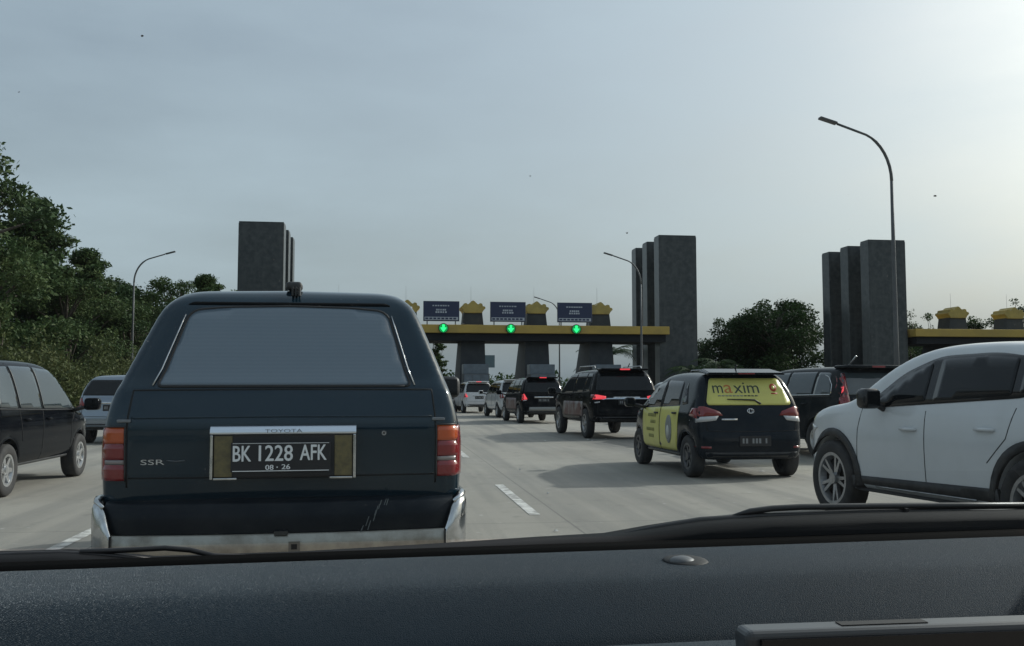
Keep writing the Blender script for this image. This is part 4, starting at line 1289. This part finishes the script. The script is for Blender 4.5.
# ------------------------------------------------------------------ black hatchback with yellow taxi wrap
def hatchback():
    root = empty('hatchback', (5.06, 12.62, 0), R(1.0), 'black hatchback with yellow taxi advertising wrap on doors and rear window', 'car')
    P = paint('black_hatch_paint', (0.006, 0.010, 0.015), 0, .22, amount=.04, coat=.05, spec=.16)
    H, W, L = 1.50, .825, 3.66
    side = [(.14, .24), (.03, .34, .05), (0, .56, .08), (.06, .68), (.09, .84, .08), (.15, .99), (.38, 1.39, .05), (.46, 1.46, .06), (1.15, 1.525, .4), (1.65, 1.52, .5), (2.15, 1.41, .4), (2.84, .99, .2), (3.42, .86, .2), (3.63, .68, .1), (3.66, .45, .08), (3.6, .24)]
    rear = [(0, .22), (W - .13, .22, .05), (W - .02, .40), (W, .62, .12), (W - .02, .86, .1), (W - .07, .97, .06), (.615, 1.37, .12), (.50, 1.485, .16), (0, 1.53)]
    plan = [(0, 0), (.03, .56), (.12, .74, .15), (.45, W), (2.9, W, .3), (3.5, .66, .25), (3.66, .3, .15), (3.67, 0)]
    yr, yf, r = .56, 3.01, .292
    c = Car(root, side, rear, plan, P, .032, .125, [(yr, r), (yf, r)])
    YW = mat('yellow_wrap', (0.62, 0.58, 0.15), .4, noise=(4, (0.54, 0.50, 0.14), .4, .7))
    DK = mat('wrap_dark_print', (0.03, 0.045, 0.035), .5)
    RD = mat('wrap_red_print', (0.45, 0.06, 0.03), .5)
    GR = mat('wrap_grey_print', (0.22, 0.23, 0.21), .5)
    rw = c.patch('rear_window', 'B', sym([(.585, 1.005, .03), (.60, 1.05, .03), (.495, 1.375, .05)]), YW, .006, .06)
    # lettering
    c.text('lettering', 'B', 'm', .145, .105, -.405, 1.222, DK, .010, rw)
    c.text('lettering', 'B', 'a', .118, .112, -.255, 1.226, mat('wrap_orange', (0.5, 0.16, 0.04), .5), .010, rw)
    c.text('lettering', 'B', 'xim', .36, .146, .005, 1.243, DK, .010, rw)
    c.text('small_lettering', 'B', 'I', .004, .004, .06, 1.27, DK, .010, rw) if False else None
    for k in range(11):
        xa = -.42 + .053 * k
        c.patch('print_line', 'B', [(xa, 1.125), (xa + .042, 1.125), (xa + .042, 1.139), (xa, 1.139)], DK if k > 6 else GR, .009, .06, rw, .002)
    ring = [(.395 + .05 * math.cos(a), 1.245 + .055 * math.sin(a)) for a in np.linspace(0, 2 * math.pi, 15)[:-1]]
    c.patch('round_emblem', 'B', ring, RD, .010, .05, rw, .002)
    ring = [(.395 + .024 * math.cos(a), 1.247 + .028 * math.sin(a)) for a in np.linspace(0, 2 * math.pi, 11)[:-1]]
    c.patch('emblem_centre', 'B', ring, YW, .013, .05, rw, .002)
    c.patch('print_line', 'B', [(.35, 1.155), (.44, 1.155), (.44, 1.172), (.35, 1.172)], RD, .009, .06, rw, .002)
    w_ = [(.13, 1.03, .02)]
    p0 = c.hit('B', .16, 1.02)[0]; p1 = c.hit('B', .08, 1.075)[0]; p2 = c.hit('B', -.30, 1.085)[0]
    tube('rear_wiper', [p0 - Vector((0, .01, 0)), p1 - Vector((0, .022, 0)), p2 - Vector((0, .018, 0))], [.018, .012, .006], BLACKP, rw, 6)
    # spoiler
    bm = bmesh.new(); vv = []
    vs = [(-.57, .25, 1.420), (.57, .25, 1.420), (.56, .62, 1.470), (-.56, .62, 1.470), (-.54, .24, 1.450), (.54, .24, 1.450), (.50, .62, 1.512), (-.50, .62, 1.512)]
    b = [bm.verts.new(v) for v in vs]
    for f in ((0, 1, 2, 3), (4, 5, 6, 7), (0, 1, 5, 4), (1, 2, 6, 5), (2, 3, 7, 6), (3, 0, 4, 7)): bm.faces.new([b[i] for i in f])
    bmesh.ops.bevel(bm, geom=list(bm.edges), offset=.012, segments=2, affect='EDGES')
    sp = bm_obj('spoiler', bm, P, root)
    box('high_brake_lamp', -.12, .12, .238, .248, 1.428, 1.444, RED, sp)
    for s in (-1, 1):
        t_ = c.patch('tail_lamp', 'B', [(s * .40, .865), (s * .80, .845), (s * .775, .985, .02), (s * .64, .99), (s * .45, .925)], RED, .012, .05)
        c.patch('reverse_lens', 'B', [(s * .50, .80, .01), (s * .80, .765, .01), (s * .80, .842), (s * .46, .862)], CLEAR, .012, .05, t_)
        c.patch('side_lens', 'L' if s < 0 else 'R', [(.20, .82), (.42, .865), (.36, .965), (.24, .965)], RED, .008, .05, t_)
        c.patch('chrome_strip', 'B', [(s * .20, .80), (s * .42, .80), (s * .42, .822), (s * .20, .822)], CHROME, .008, .05) if s < 0 else None
        c.patch('bumper_reflector', 'B', [(s * .58, .42), (s * .74, .42), (s * .74, .45), (s * .58, .45)], RED, .008, .05)
    em = [(.045 * math.cos(a), .925 + .032 * math.sin(a)) for a in np.linspace(0, 2 * math.pi, 17)[:-1]]
    c.line('emblem', 'B', em, .006, CHROME, True, .008, .03)
    c.line('emblem', 'B', [(.022 * math.cos(a), .925 + .03 * math.sin(a)) for a in np.linspace(0, 2 * math.pi, 13)[:-1]], .005, CHROME, True, .008, .03)
    c.line('bumper_gap', 'B', [(-.76, .66), (0, .645), (.76, .66)], .006, SEAM, False, 0)
    c.line('tailgate_gap', 'B', [(-.62, .66), (-.66, .88), (-.64, 1.0), (-.52, 1.37)], .005, SEAM)
    c.line('tailgate_gap', 'B', [(.62, .66), (.66, .88), (.64, 1.0), (.52, 1.37)], .005, SEAM)
    plate(c, .03, .52, .44, .14, seed=3)
    c.patch('bumper_lower', 'B', sym([(.60, .26, .03), (.66, .37, .03)]), BLACKP, .006, .08)
    zt = 1.355
    for f_ in 'LR':
        c.patch('quarter_window', f_, [(.56, 1.02, .03), (.80, 1.00, .02), (.80, 1.33, .04)], GLASS, .004, .08)
        c.patch('side_window', f_, [(.90, 1.0, .03), (1.72, .97, .02), (1.72, zt, .03), (.98, 1.335, .08)], GLASS, .004, .08)
        c.patch('side_window', f_, [(1.79, .97, .02), (2.64, .95, .04), (2.14, 1.29, .1), (1.79, zt - .01, .02)], GLASS, .004, .08)
        w1 = c.patch('door_wrap', f_, [(.90, .52, .06), (.98, .34, .05), (1.74, .33, .03), (1.74, .955, .02), (.88, .985, .04)], YW, .004, .09)
        w2 = c.patch('door_wrap', f_, [(1.77, .33, .03), (2.62, .34, .05), (2.66, .925, .04), (1.77, .955, .02)], YW, .004, .09)
        # grey oval mark with lettering rows
        ov = [(1.30 + .15 * math.cos(a), .64 + .21 * math.sin(a)) for a in np.linspace(0, 2 * math.pi, 19)[:-1]]
        c.patch('oval_print', f_, ov, GR, .007, .07, w1, .002)
        ov = [(1.33 + .07 * math.cos(a), .60 + .10 * math.sin(a)) for a in np.linspace(0, 2 * math.pi, 15)[:-1]]
        c.patch('oval_print', f_, ov, mat('wrap_pale_print', (0.5, 0.5, 0.45), .5), .010, .07, w1, .002)
        for z, y0, y1 in ((.80, 1.95, 2.42), (.70, 1.95, 2.30), (.58, 2.02, 2.45), (.48, 2.05, 2.38)):
            n = int((y1 - y0) / .07)
            for k in range(n):
                c.patch('print_line', f_, [(y0 + .07 * k, z), (y0 + .07 * k + .045, z), (y0 + .07 * k + .045, z + .05), (y0 + .07 * k, z + .05)], mat('wrap_olive_print', (0.20, 0.20, 0.04), .5), .007, .08, w2, .002)
        handle(c, f_, .98, .88, BLACKP, .14); handle(c, f_, 1.85, .865, BLACKP, .14)
        c.line('door_gap', f_, [(1.755, .32), (1.755, 1.37)], .006, SEAM)
        c.line('sill_trim', f_, [(.92, .29), (2.62, .29)], .03, P, False, -.01)
        for wy in (yr, yf):
            c.line('arch_lip', f_, [(wy + (r + .06) * math.cos(a), r + (r + .06) * math.sin(a)) for a in np.linspace(R(5), R(175), 13)], .014, P, False, -.004)
    mirror_parts(root, W, 2.55, 1.02, P, size=(.09, .08, .075))
    c.patch('windscreen', 'F', sym([(.64, 1.03, .05), (.52, 1.39, .08)]), GLASS, .004, .1)
    tube('roof_aerial', [(0, .75, 1.46), (0, .60, 1.56)], .01, BLACKP, root, 5)
    root.scale = (1.03, 1.0, 1.02)
    wheels4(root, W - .150, yr, yf, r, .185, .185, 'seven', mat('dark_alloy', (0.10, 0.10, 0.105), .4, .6))
    return root
hatchback()

# ------------------------------------------------------------------ white crossover on the right
def white_crossover():
    ang = R(11.0)
    root = empty('crossover', (0, 0, 0), ang, 'white crossover with black wheel arch cladding at the right edge', 'car')
    P = paint('pearl_white_paint', (0.62, 0.63, 0.63), 0.0, .22, (0.40, 0.39, 0.36), .18)
    W, L, H = .88, 4.275, 1.545
    side = [(.14, .28), (.03, .40, .05), (0, .60, .1), (.05, .80), (.10, .96, .06), (.22, 1.10), (.55, 1.38, .12), (.85, 1.485, .15), (1.5, 1.555, .4), (2.05, 1.545, .4), (2.62, 1.385, .35), (3.18, 1.045, .15), (3.70, .985, .3), (4.05, .87, .2), (4.24, .70, .1), (4.275, .52, .08), (4.22, .26)]
    rear = [(0, .24), (W - .12, .24, .05), (W - .03, .36), (W - .005, .56, .1), (W, .76, .12), (W - .035, .94, .06), (W - .075, 1.03, .05), (W - .225, 1.43, .10), (W - .32, 1.525, .12), (0, 1.56)]
    plan = [(0, 0), (.03, .60), (.14, .80, .2), (.55, W - .01), (1.1, W), (3.3, W, .3), (3.95, .76, .25), (4.24, .42, .2), (4.28, 0)]
    yr, yf, r = .83, 3.40, .345
    c = Car(root, side, rear, plan, P, .03, .09, [(yr, r), (yf, r)])
    CLAD = mat('cladding_black', (0.022, 0.022, 0.023), .55, noise=(6, (0.06, 0.058, 0.055), .45, .75))
    zt = 1.385
    for f_ in 'LR':
        # black window surround, then panes
        sw = c.patch('window_surround', f_, [(.62, 1.17, .05), (1.0, 1.09, .05), (2.0, 1.035, .1), (2.93, .985, .03), (2.87, 1.025), (2.44, 1.29, .12), (2.02, 1.42, .15), (1.35, 1.43, .15), (.86, 1.37, .12)], mat('gloss_black', (0.008, 0.008, 0.009), .1), .004, .07)
        c.patch('side_window', f_, [(.72, 1.19, .03), (1.02, 1.12, .03), (1.02, 1.36, .03), (.93, 1.35, .06)], GLASS, .009, .07, sw)
        c.patch('side_window', f_, [(1.10, 1.108, .03), (1.98, 1.062, .02), (1.98, 1.395, .03), (1.42, 1.405, .1), (1.10, 1.38, .03)], GLASS, .009, .07, sw)
        c.patch('side_window', f_, [(2.08, 1.057, .02), (2.78, 1.018, .04), (2.40, 1.265, .12), (2.08, 1.375, .05)], GLASS, .009, .07, sw)
        c.line('door_gap', f_, [(2.03, .40), (2.035, .98)], .005, mat('white_gap', (0.05, 0.05, 0.05), .7), False, -.001)
        c.line('door_gap', f_, [(3.00, .42), (2.98, .80), (2.93, .985)], .005, MATS['white_gap'], False, -.001)
        c.line('door_gap', f_, [(1.30, .62), (1.10, .80), (1.02, 1.02)], .005, MATS['white_gap'], False, -.001)
        handle(c, f_, 1.22, .86, P, .19); handle(c, f_, 2.14, .83, P, .19)
        # cladding along sill and arches
        sl = [(yr + .30, .26), (yf - .30, .26), (yf - .33, .40), (yr + .36, .44)]
        c.patch('sill_cladding', f_, sl, CLAD, .008, .06)
        c.line('sill_strip', f_, [(1.45, .335), (2.75, .325)], .008, ALLOY_D, False, .010)
        for wy in (yr, yf):
            a_ = np.linspace(R(30) if wy == yf else R(-6), R(186) if wy == yf else R(165), 19)
            outer = [(wy + (r + .112) * math.cos(a), r + (r + .112) * math.sin(a)) for a in a_]
            inner = [(wy + (r + .045) * math.cos(a), r + (r + .045) * math.sin(a)) for a in a_]
            c.patch('arch_cladding', f_, outer + inner[::-1], CLAD, .012, .05)
        c.patch('fuel_flap', f_, [(.44 + .0, .86, .05), (.62, .86, .05), (.62, 1.02, .05), (.44, 1.02, .05)], P, .003, .06) if f_ == 'L' else None
    mirror_parts(root, W, 2.60, 1.075, mat('mirror_black', (0.012, 0.012, 0.013), .25), size=(.095, .08, .085), reach=.0)
    c.patch('windscreen', 'F', sym([(.70, 1.09, .05), (.55, 1.42, .08)]), GLASS, .004, .1)
    c.patch('rear_window', 'B', sym([(.60, 1.12, .05), (.52, 1.38, .08)]), GLASS, .004, .1)
    for s in (-1, 1):
        c.patch('headlamp', 'L' if s < 0 else 'R', [(3.72, .80), (4.02, .66), (4.06, .74), (3.95, .82)], CLEAR, .006, .05)
        t_ = c.patch('tail_lamp', 'B', [(s * .46, .90), (s * .84, .88), (s * .80, 1.0), (s * .50, .97)], RED, .010, .06)
    wheels4(root, W - .115, yr, yf, r, .215, .235, 'twin', ALLOY_D, .25)
    # stand its left wheels where the photo has them
    S_ = 1.04
    f_ = on_ground(845, 480, .345 * S_ * 1.04); r_ = on_ground(1011, 505, .345 * S_ * 1.04)
    ang = math.atan2(-(f_[0] - r_[0]), f_[1] - r_[1])
    root.rotation_euler = (0, 0, ang); root.scale = (S_, S_ * .93, S_ * 1.04)
    wx, wy = -(W - .02) * S_, (yr + yf) / 2 * S_ * .93
    ca, sa = math.cos(ang), math.sin(ang)
    root.location = ((f_[0] + r_[0]) / 2 - (ca * wx - sa * wy), (f_[1] + r_[1]) / 2 - (sa * wx + ca * wy), 0)
    return root
white_crossover()

# ================================================================== THE CAR THE PHOTO IS TAKEN FROM
own = empty('own_car', (-.06, 0, 0), 0, 'grey grained dashboard, windscreen and wipers of the car we sit in', 'car interior')
OX = -.06
def leather(name, col, rough, sheen):
    m = bpy.data.materials.new(name); m.use_nodes = True
    nt = m.node_tree; N = nt.nodes; L_ = nt.links; b = N['Principled BSDF']
    tc = N.new('ShaderNodeTexCoord')
    vo = N.new('ShaderNodeTexVoronoi'); vo.feature = 'DISTANCE_TO_EDGE'; vo.inputs['Scale'].default_value = 640
    L_.new(tc.outputs['Object'], vo.inputs['Vector'])
    no = N.new('ShaderNodeTexNoise'); no.inputs['Scale'].default_value = 1800; no.inputs['Detail'].default_value = 2
    L_.new(tc.outputs['Object'], no.inputs['Vector'])
    mm = N.new('ShaderNodeMapRange'); mm.inputs['From Max'].default_value = .18
    L_.new(vo.outputs['Distance'], mm.inputs['Value'])
    ad = N.new('ShaderNodeMath'); ad.operation = 'ADD'; L_.new(mm.outputs['Result'], ad.inputs[0])
    ml = N.new('ShaderNodeMath'); ml.operation = 'MULTIPLY'; ml.inputs[1].default_value = .5; L_.new(no.outputs['Fac'], ml.inputs[0]); L_.new(ml.outputs[0], ad.inputs[1])
    bp = N.new('ShaderNodeBump'); bp.inputs['Strength'].default_value = .48; bp.inputs['Distance'].default_value = .0006
    L_.new(ad.outputs[0], bp.inputs['Height']); L_.new(bp.outputs['Normal'], b.inputs['Normal'])
    n3 = N.new('ShaderNodeTexNoise'); n3.inputs['Scale'].default_value = 7; n3.inputs['Detail'].default_value = 6
    L_.new(tc.outputs['Object'], n3.inputs['Vector'])
    mx = N.new('ShaderNodeMix'); mx.data_type = 'RGBA'; mx.inputs[6].default_value = (*col, 1); mx.inputs[7].default_value = (*[c * 1.35 for c in col], 1)
    r2 = N.new('ShaderNodeMapRange'); r2.inputs['From Min'].default_value = .4; r2.inputs['From Max'].default_value = .7
    L_.new(n3.outputs['Fac'], r2.inputs['Value']); L_.new(r2.outputs['Result'], mx.inputs[0]); L_.new(mx.outputs[2], b.inputs['Base Color'])
    b.inputs['Roughness'].default_value = rough
    b.inputs['Specular IOR Level'].default_value = .10
    b.inputs['Sheen Weight'].default_value = sheen
    b.inputs['Sheen Roughness'].default_value = .18
    b.inputs['Sheen Tint'].default_value = (.85, .93, 1, 1)
    return m
DASH = leather('dash_leatherette', (0.007, 0.014, 0.021), .7, .30)
DASH2 = leather('dash_lower', (0.036, 0.047, 0.056), .65, .16)
def extrude_x(name, prof, x0, x1, m, parent, n=24, bow=0.0, smooth=True):
    """profile of (y, z) swept across the car; bow pulls the ends back"""
    vs, fs = [], []
    k = len(prof)
    for i in range(n + 1):
        x = x0 + (x1 - x0) * i / n
        b = -bow * (x / .75) ** 2
        for (y, z) in prof: vs.append((x, y + b, z))
    for i in range(n):
        for j in range(k - 1): fs.append((i * k + j, i * k + j + 1, (i + 1) * k + j + 1, (i + 1) * k + j))
    return mesh_obj(name, vs, fs, m, parent, smooth)
def smooth_prof(pts, it=3):
    P = [np.array(p, float) for p in pts]
    for _ in range(it):
        Q = [P[0]]
        for a, b in zip(P[:-1], P[1:]): Q += [a * .75 + b * .25, a * .25 + b * .75]
        Q.append(P[-1]); P = Q
    return P
top = smooth_prof([(.902, 1.035), (.901, 1.092), (.895, 1.0945), (.82, 1.0985), (.745, 1.1010), (.715, 1.0965), (.66, 1.0775), (.650, 1.070)])
d_ = extrude_x('dashboard', top, -.76, .76, DASH, own)
d_.rotation_euler = (0, R(-.65), 0); d_.location = (.0125, 0, 0)
low = smooth_prof([(.650, 1.070), (.646, 1.0745), (.60, 1.0735), (.50, 1.069), (.45, 1.05), (.42, .98), (.41, .80)])
extrude_x('dash_lower_panel', low, -.76, .76, DASH2, d_)
# black gap and cowl outside
CB = mat('cowl_black', (0.005, 0.006, 0.007), .7, 0, .12)
ft_ = extrude_x('windscreen_frit', [(.903, 1.04), (.915, 1.084), (.955, 1.088), (.985, 1.087), (.99, 1.05)], -.78, .78, mat('frit_black', (0.002, 0.002, 0.002), .9, 0, 0.02), own)
ft_.rotation_euler = (0, R(-.65), 0); ft_.location = (.0125, 0, 0)
# little sun sensor on the dash top
sx, sy, sz = on_depth(683, 554, .80)
bm = bmesh.new(); bmesh.ops.create_uvsphere(bm, u_segments=16, v_segments=8, radius=1)
for v in bm.verts: v.co = Vector((v.co.x * .019, v.co.y * .026, v.co.z * .003)) + Vector((sx - OX + .002, .80, 1.0995))
sn = bm_obj('sensor_recess', bm, SEAM, d_, True)
bm = bmesh.new(); bmesh.ops.create_uvsphere(bm, u_segments=14, v_segments=8, radius=1)
for v in bm.verts: v.co = Vector((v.co.x * .011, v.co.y * .011, v.co.z * .0045)) + Vector((sx - OX - .003, .793, 1.1005))
bm_obj('sun_sensor', bm, mat('sensor_grey', (0.10, 0.105, 0.11), .5), sn, True)
# display screen at the lower right
dsp = []
tl = on_depth(742, 640, .56); tr = on_depth(1040, 618, .56)
bm = bmesh.new(); add_box(bm, tl[0] - OX, tl[0] + .42 - OX, .552, .575, .90, (tl[2] + tr[2]) / 2 + .003, .005, 4)
sc_ = bm_obj('display_screen', bm, mat('display_shell', (0.05, 0.053, 0.056), .32), own)
zt_ = (tl[2] + tr[2]) / 2 + .003
box('screen_glass', tl[0] + .008 - OX, tl[0] + .412 - OX, .5485, .5515, .91, zt_ - .004, mat('screen_black', (0.004, 0.004, 0.005), .12), sc_)
xa = on_depth(845, 625, .555)[0] - OX; xb = on_depth(932, 622, .555)[0] - OX
box('button_strip', xa, xb, .559, .568, zt_ + .0002, zt_ + .0006, SEAM, sc_)
# wipers and cowl outside the glass
def traced(pts, Y): return [tuple(np.array(on_depth(px, py, Y)) - np.array([OX, 0, 0])) for px, py in pts]
WIP = mat('wiper_black', (0.014, 0.015, 0.016), .45)
# cowl panel: closed strip following the rise to the right
tp = traced([(-60, 556), (0, 556), (60, 554), (95, 556), (150, 561), (300, 556), (420, 549), (540, 541), (610, 537), (655, 529), (700, 522), (760, 517), (860, 513), (960, 511), (1060, 509), (1120, 509)], 1.02)
vs, fs = [], []
for (x, y, z) in tp:
    vs += [(x, .97, 1.03), (x, .985, z - .006), (x, 1.0, z), (x, 1.05, z + .000), (x, 1.10, z - .03)]
for i in range(len(tp) - 1):
    for j in range(4): fs.append((i * 5 + j, i * 5 + j + 1, (i + 1) * 5 + j + 1, (i + 1) * 5 + j))
cw = mesh_obj('cowl', vs, fs, CB, own, True)
for pts, rad in (([(728, 517), (750, 511.5), (772, 508.5), (800, 507), (880, 506), (960, 505.5), (1060, 505)], .0035), ([(610, 537), (660, 528), (700, 521), (760, 517), (860, 514), (960, 512), (1060, 511)], .0045)):
    tube('wiper_blade', traced(pts, 1.03), [rad * .25] + [rad] * (len(pts) - 1), WIP, own, 8)
tube('wiper_blade', traced([(80, 552), (130, 550), (165, 548), (190, 550), (215, 556), (262, 557)], 1.03), .0028, WIP, own, 8)
tube('wiper_arm', traced([(-40, 558), (20, 554.5), (60, 553.5), (110, 556), (150, 560)], 1.03), .003, WIP, own, 8)
box('wiper_joint', *(lambda p: (p[0] - .0015, p[0] + .0015, 1.02, 1.036, p[2] - .006, p[2] + .005))(traced([(903, 512)], 1.03)[0]), SEAM, own)
# windscreen: clear laminated glass with road dust and specks
gm = bpy.data.materials.new('windscreen_glass'); gm.use_nodes = True
nt = gm.node_tree; nt.nodes.clear()
out = nt.nodes.new('ShaderNodeOutputMaterial'); tr_ = nt.nodes.new('ShaderNodeBsdfTransparent'); gl_ = nt.nodes.new('ShaderNodeBsdfGlossy')
tr_.inputs['Color'].default_value = (0.87, 0.948, 0.975, 1); gl_.inputs['Roughness'].default_value = .02
fr_ = nt.nodes.new('ShaderNodeFresnel'); fr_.inputs['IOR'].default_value = 1.18
mxs = nt.nodes.new('ShaderNodeMixShader')
nt.links.new(fr_.outputs[0], mxs.inputs[0]); nt.links.new(tr_.outputs[0], mxs.inputs[1]); nt.links.new(gl_.outputs[0], mxs.inputs[2])
df_ = nt.nodes.new('ShaderNodeBsdfTranslucent'); df_.inputs['Color'].default_value = (.8, .8, .78, 1)
tcw = nt.nodes.new('ShaderNodeTexCoord'); nw1 = nt.nodes.new('ShaderNodeTexNoise'); nw1.inputs['Scale'].default_value = 5; nw1.inputs['Detail'].default_value = 7; nw1.inputs['Roughness'].default_value = .65
nw2 = nt.nodes.new('ShaderNodeTexNoise'); nw2.inputs['Scale'].default_value = 520; nw2.inputs['Detail'].default_value = 2
nt.links.new(tcw.outputs['Object'], nw1.inputs['Vector']); nt.links.new(tcw.outputs['Object'], nw2.inputs['Vector'])
ra_ = nt.nodes.new('ShaderNodeMapRange'); rb_ = nt.nodes.new('ShaderNodeMapRange')
for n_, v_ in ((ra_, (.35, .75, .0005, .0035)), (rb_, (.72, .80, 0, .10))):
    for k_, q_ in zip(('From Min', 'From Max', 'To Min', 'To Max'), v_): n_.inputs[k_].default_value = q_
nt.links.new(nw1.outputs['Fac'], ra_.inputs['Value']); nt.links.new(nw2.outputs['Fac'], rb_.inputs['Value'])
ad_ = nt.nodes.new('ShaderNodeMath'); nt.links.new(ra_.outputs[0], ad_.inputs[0]); nt.links.new(rb_.outputs[0], ad_.inputs[1])
mx2 = nt.nodes.new('ShaderNodeMixShader'); nt.links.new(ad_.outputs[0], mx2.inputs[0])
nt.links.new(mxs.outputs[0], mx2.inputs[1]); nt.links.new(df_.outputs[0], mx2.inputs[2])
nt.links.new(mx2.outputs[0], out.inputs['Surface'])
WY0, WZ0, WY1, WZ1 = .986, 1.096, .20, 1.50
ws = mesh_obj('windscreen', [(-.74, WY0, WZ0), (.76, WY0, WZ0), (.70, WY1, WZ1), (-.68, WY1, WZ1)], [(0, 1, 2, 3)], gm, own)
nrm = np.cross([1, 0, 0], [0, WY1 - WY0, WZ1 - WZ0]); nrm = nrm / np.linalg.norm(nrm)
def on_screen(px, py, d=.001):
    r = ray(px, py); o_ = np.array([0, 0, CAM_H]); p0_ = np.array([0, WY0, WZ0])
    t = np.dot(p0_ - o_, nrm) / np.dot(r, nrm)
    return o_ + r * (t - d)
vs, fs = [], []
rgs = random.Random(12)
for px, py, s in [(142, 36, 1.7), (935, 196, 1.5), (627, 233, 1.2), (19, 92, .9), (530, 176, .8)]:
    c_ = on_screen(px, py); t0 = on_screen(px + 1, py) - c_; t1 = on_screen(px, py - 1) - c_
    b_ = len(vs); n_ = 7
    for k in range(n_):
        a = 2 * math.pi * k / n_; q = s * rgs.uniform(.5, 1.1)
        vs.append(c_ + t0 * q * math.cos(a) * 1.3 + t1 * q * math.sin(a) * .8 - np.array([OX, 0, 0]))
    fs.append(tuple(range(b_, b_ + n_)))
sp_ = mesh_obj('dirt_specks', vs, fs, mat('dried_dirt', (0.10, 0.10, 0.095), .9), ws)
tag(sp_, kind='stuff')
# roof lining, header and pillars out of view, they shade the dashboard
INT = mat('headlining', (0.30, 0.29, 0.27), .9)
box('roof', -.72, .74, -.9, .17, 1.50, 1.54, INT, own, bev=.015)
for s in (-1, 1):
    tube('windscreen_pillar', [(s * .77, .93, 1.07), (s * .735, .55, 1.31), (s * .70, .15, 1.52)], [.035, .035, .035], INT, own, 8)

LIT = ['pale litter scrap %s' % w_ for w_ in ('behind the left rear wheel of the big black SUV', 'just right of another scrap behind the big SUV', 'left of the big black SUV in its shadow', 'under the rear bumper of the big black SUV', 'between lane dash and the yellow wrapped hatchback shadow', 'nearest to our wiper on the open concrete', 'under the rear of the yellow wrapped hatchback', 'right of the nearest lane dash on open concrete')]
# bits of litter and broken plastic on the concrete ahead
for i, (px, py, l) in enumerate([(588, 440, .05), (592, 441, .04), (545, 441, .04), (606, 439, .05), (520, 470, .03), (556, 532, .025), (762, 472, .05), (548, 494, .025)]):
    gx, gy = on_ground(px, py)
    rgb_ = random.Random(i)
    vs_ = [(l * math.cos(a) * rgb_.uniform(.5, 1.1), l * math.sin(a) * rgb_.uniform(.5, 1.1), 0.001 + .012 * rgb_.random()) for a in np.linspace(0, 2 * math.pi, 7)[:-1]] + [(0, 0, .022)]
    o_ = mesh_obj('litter_scrap', vs_, [(k_, (k_ + 1) % 6, 6) for k_ in range(6)], mat('pale_litter', (0.5, 0.5, 0.48), .7))
    o_.location = (gx, gy, 0.003)
    tag(o_, LIT[i], 'litter', 'litter scraps on the road')
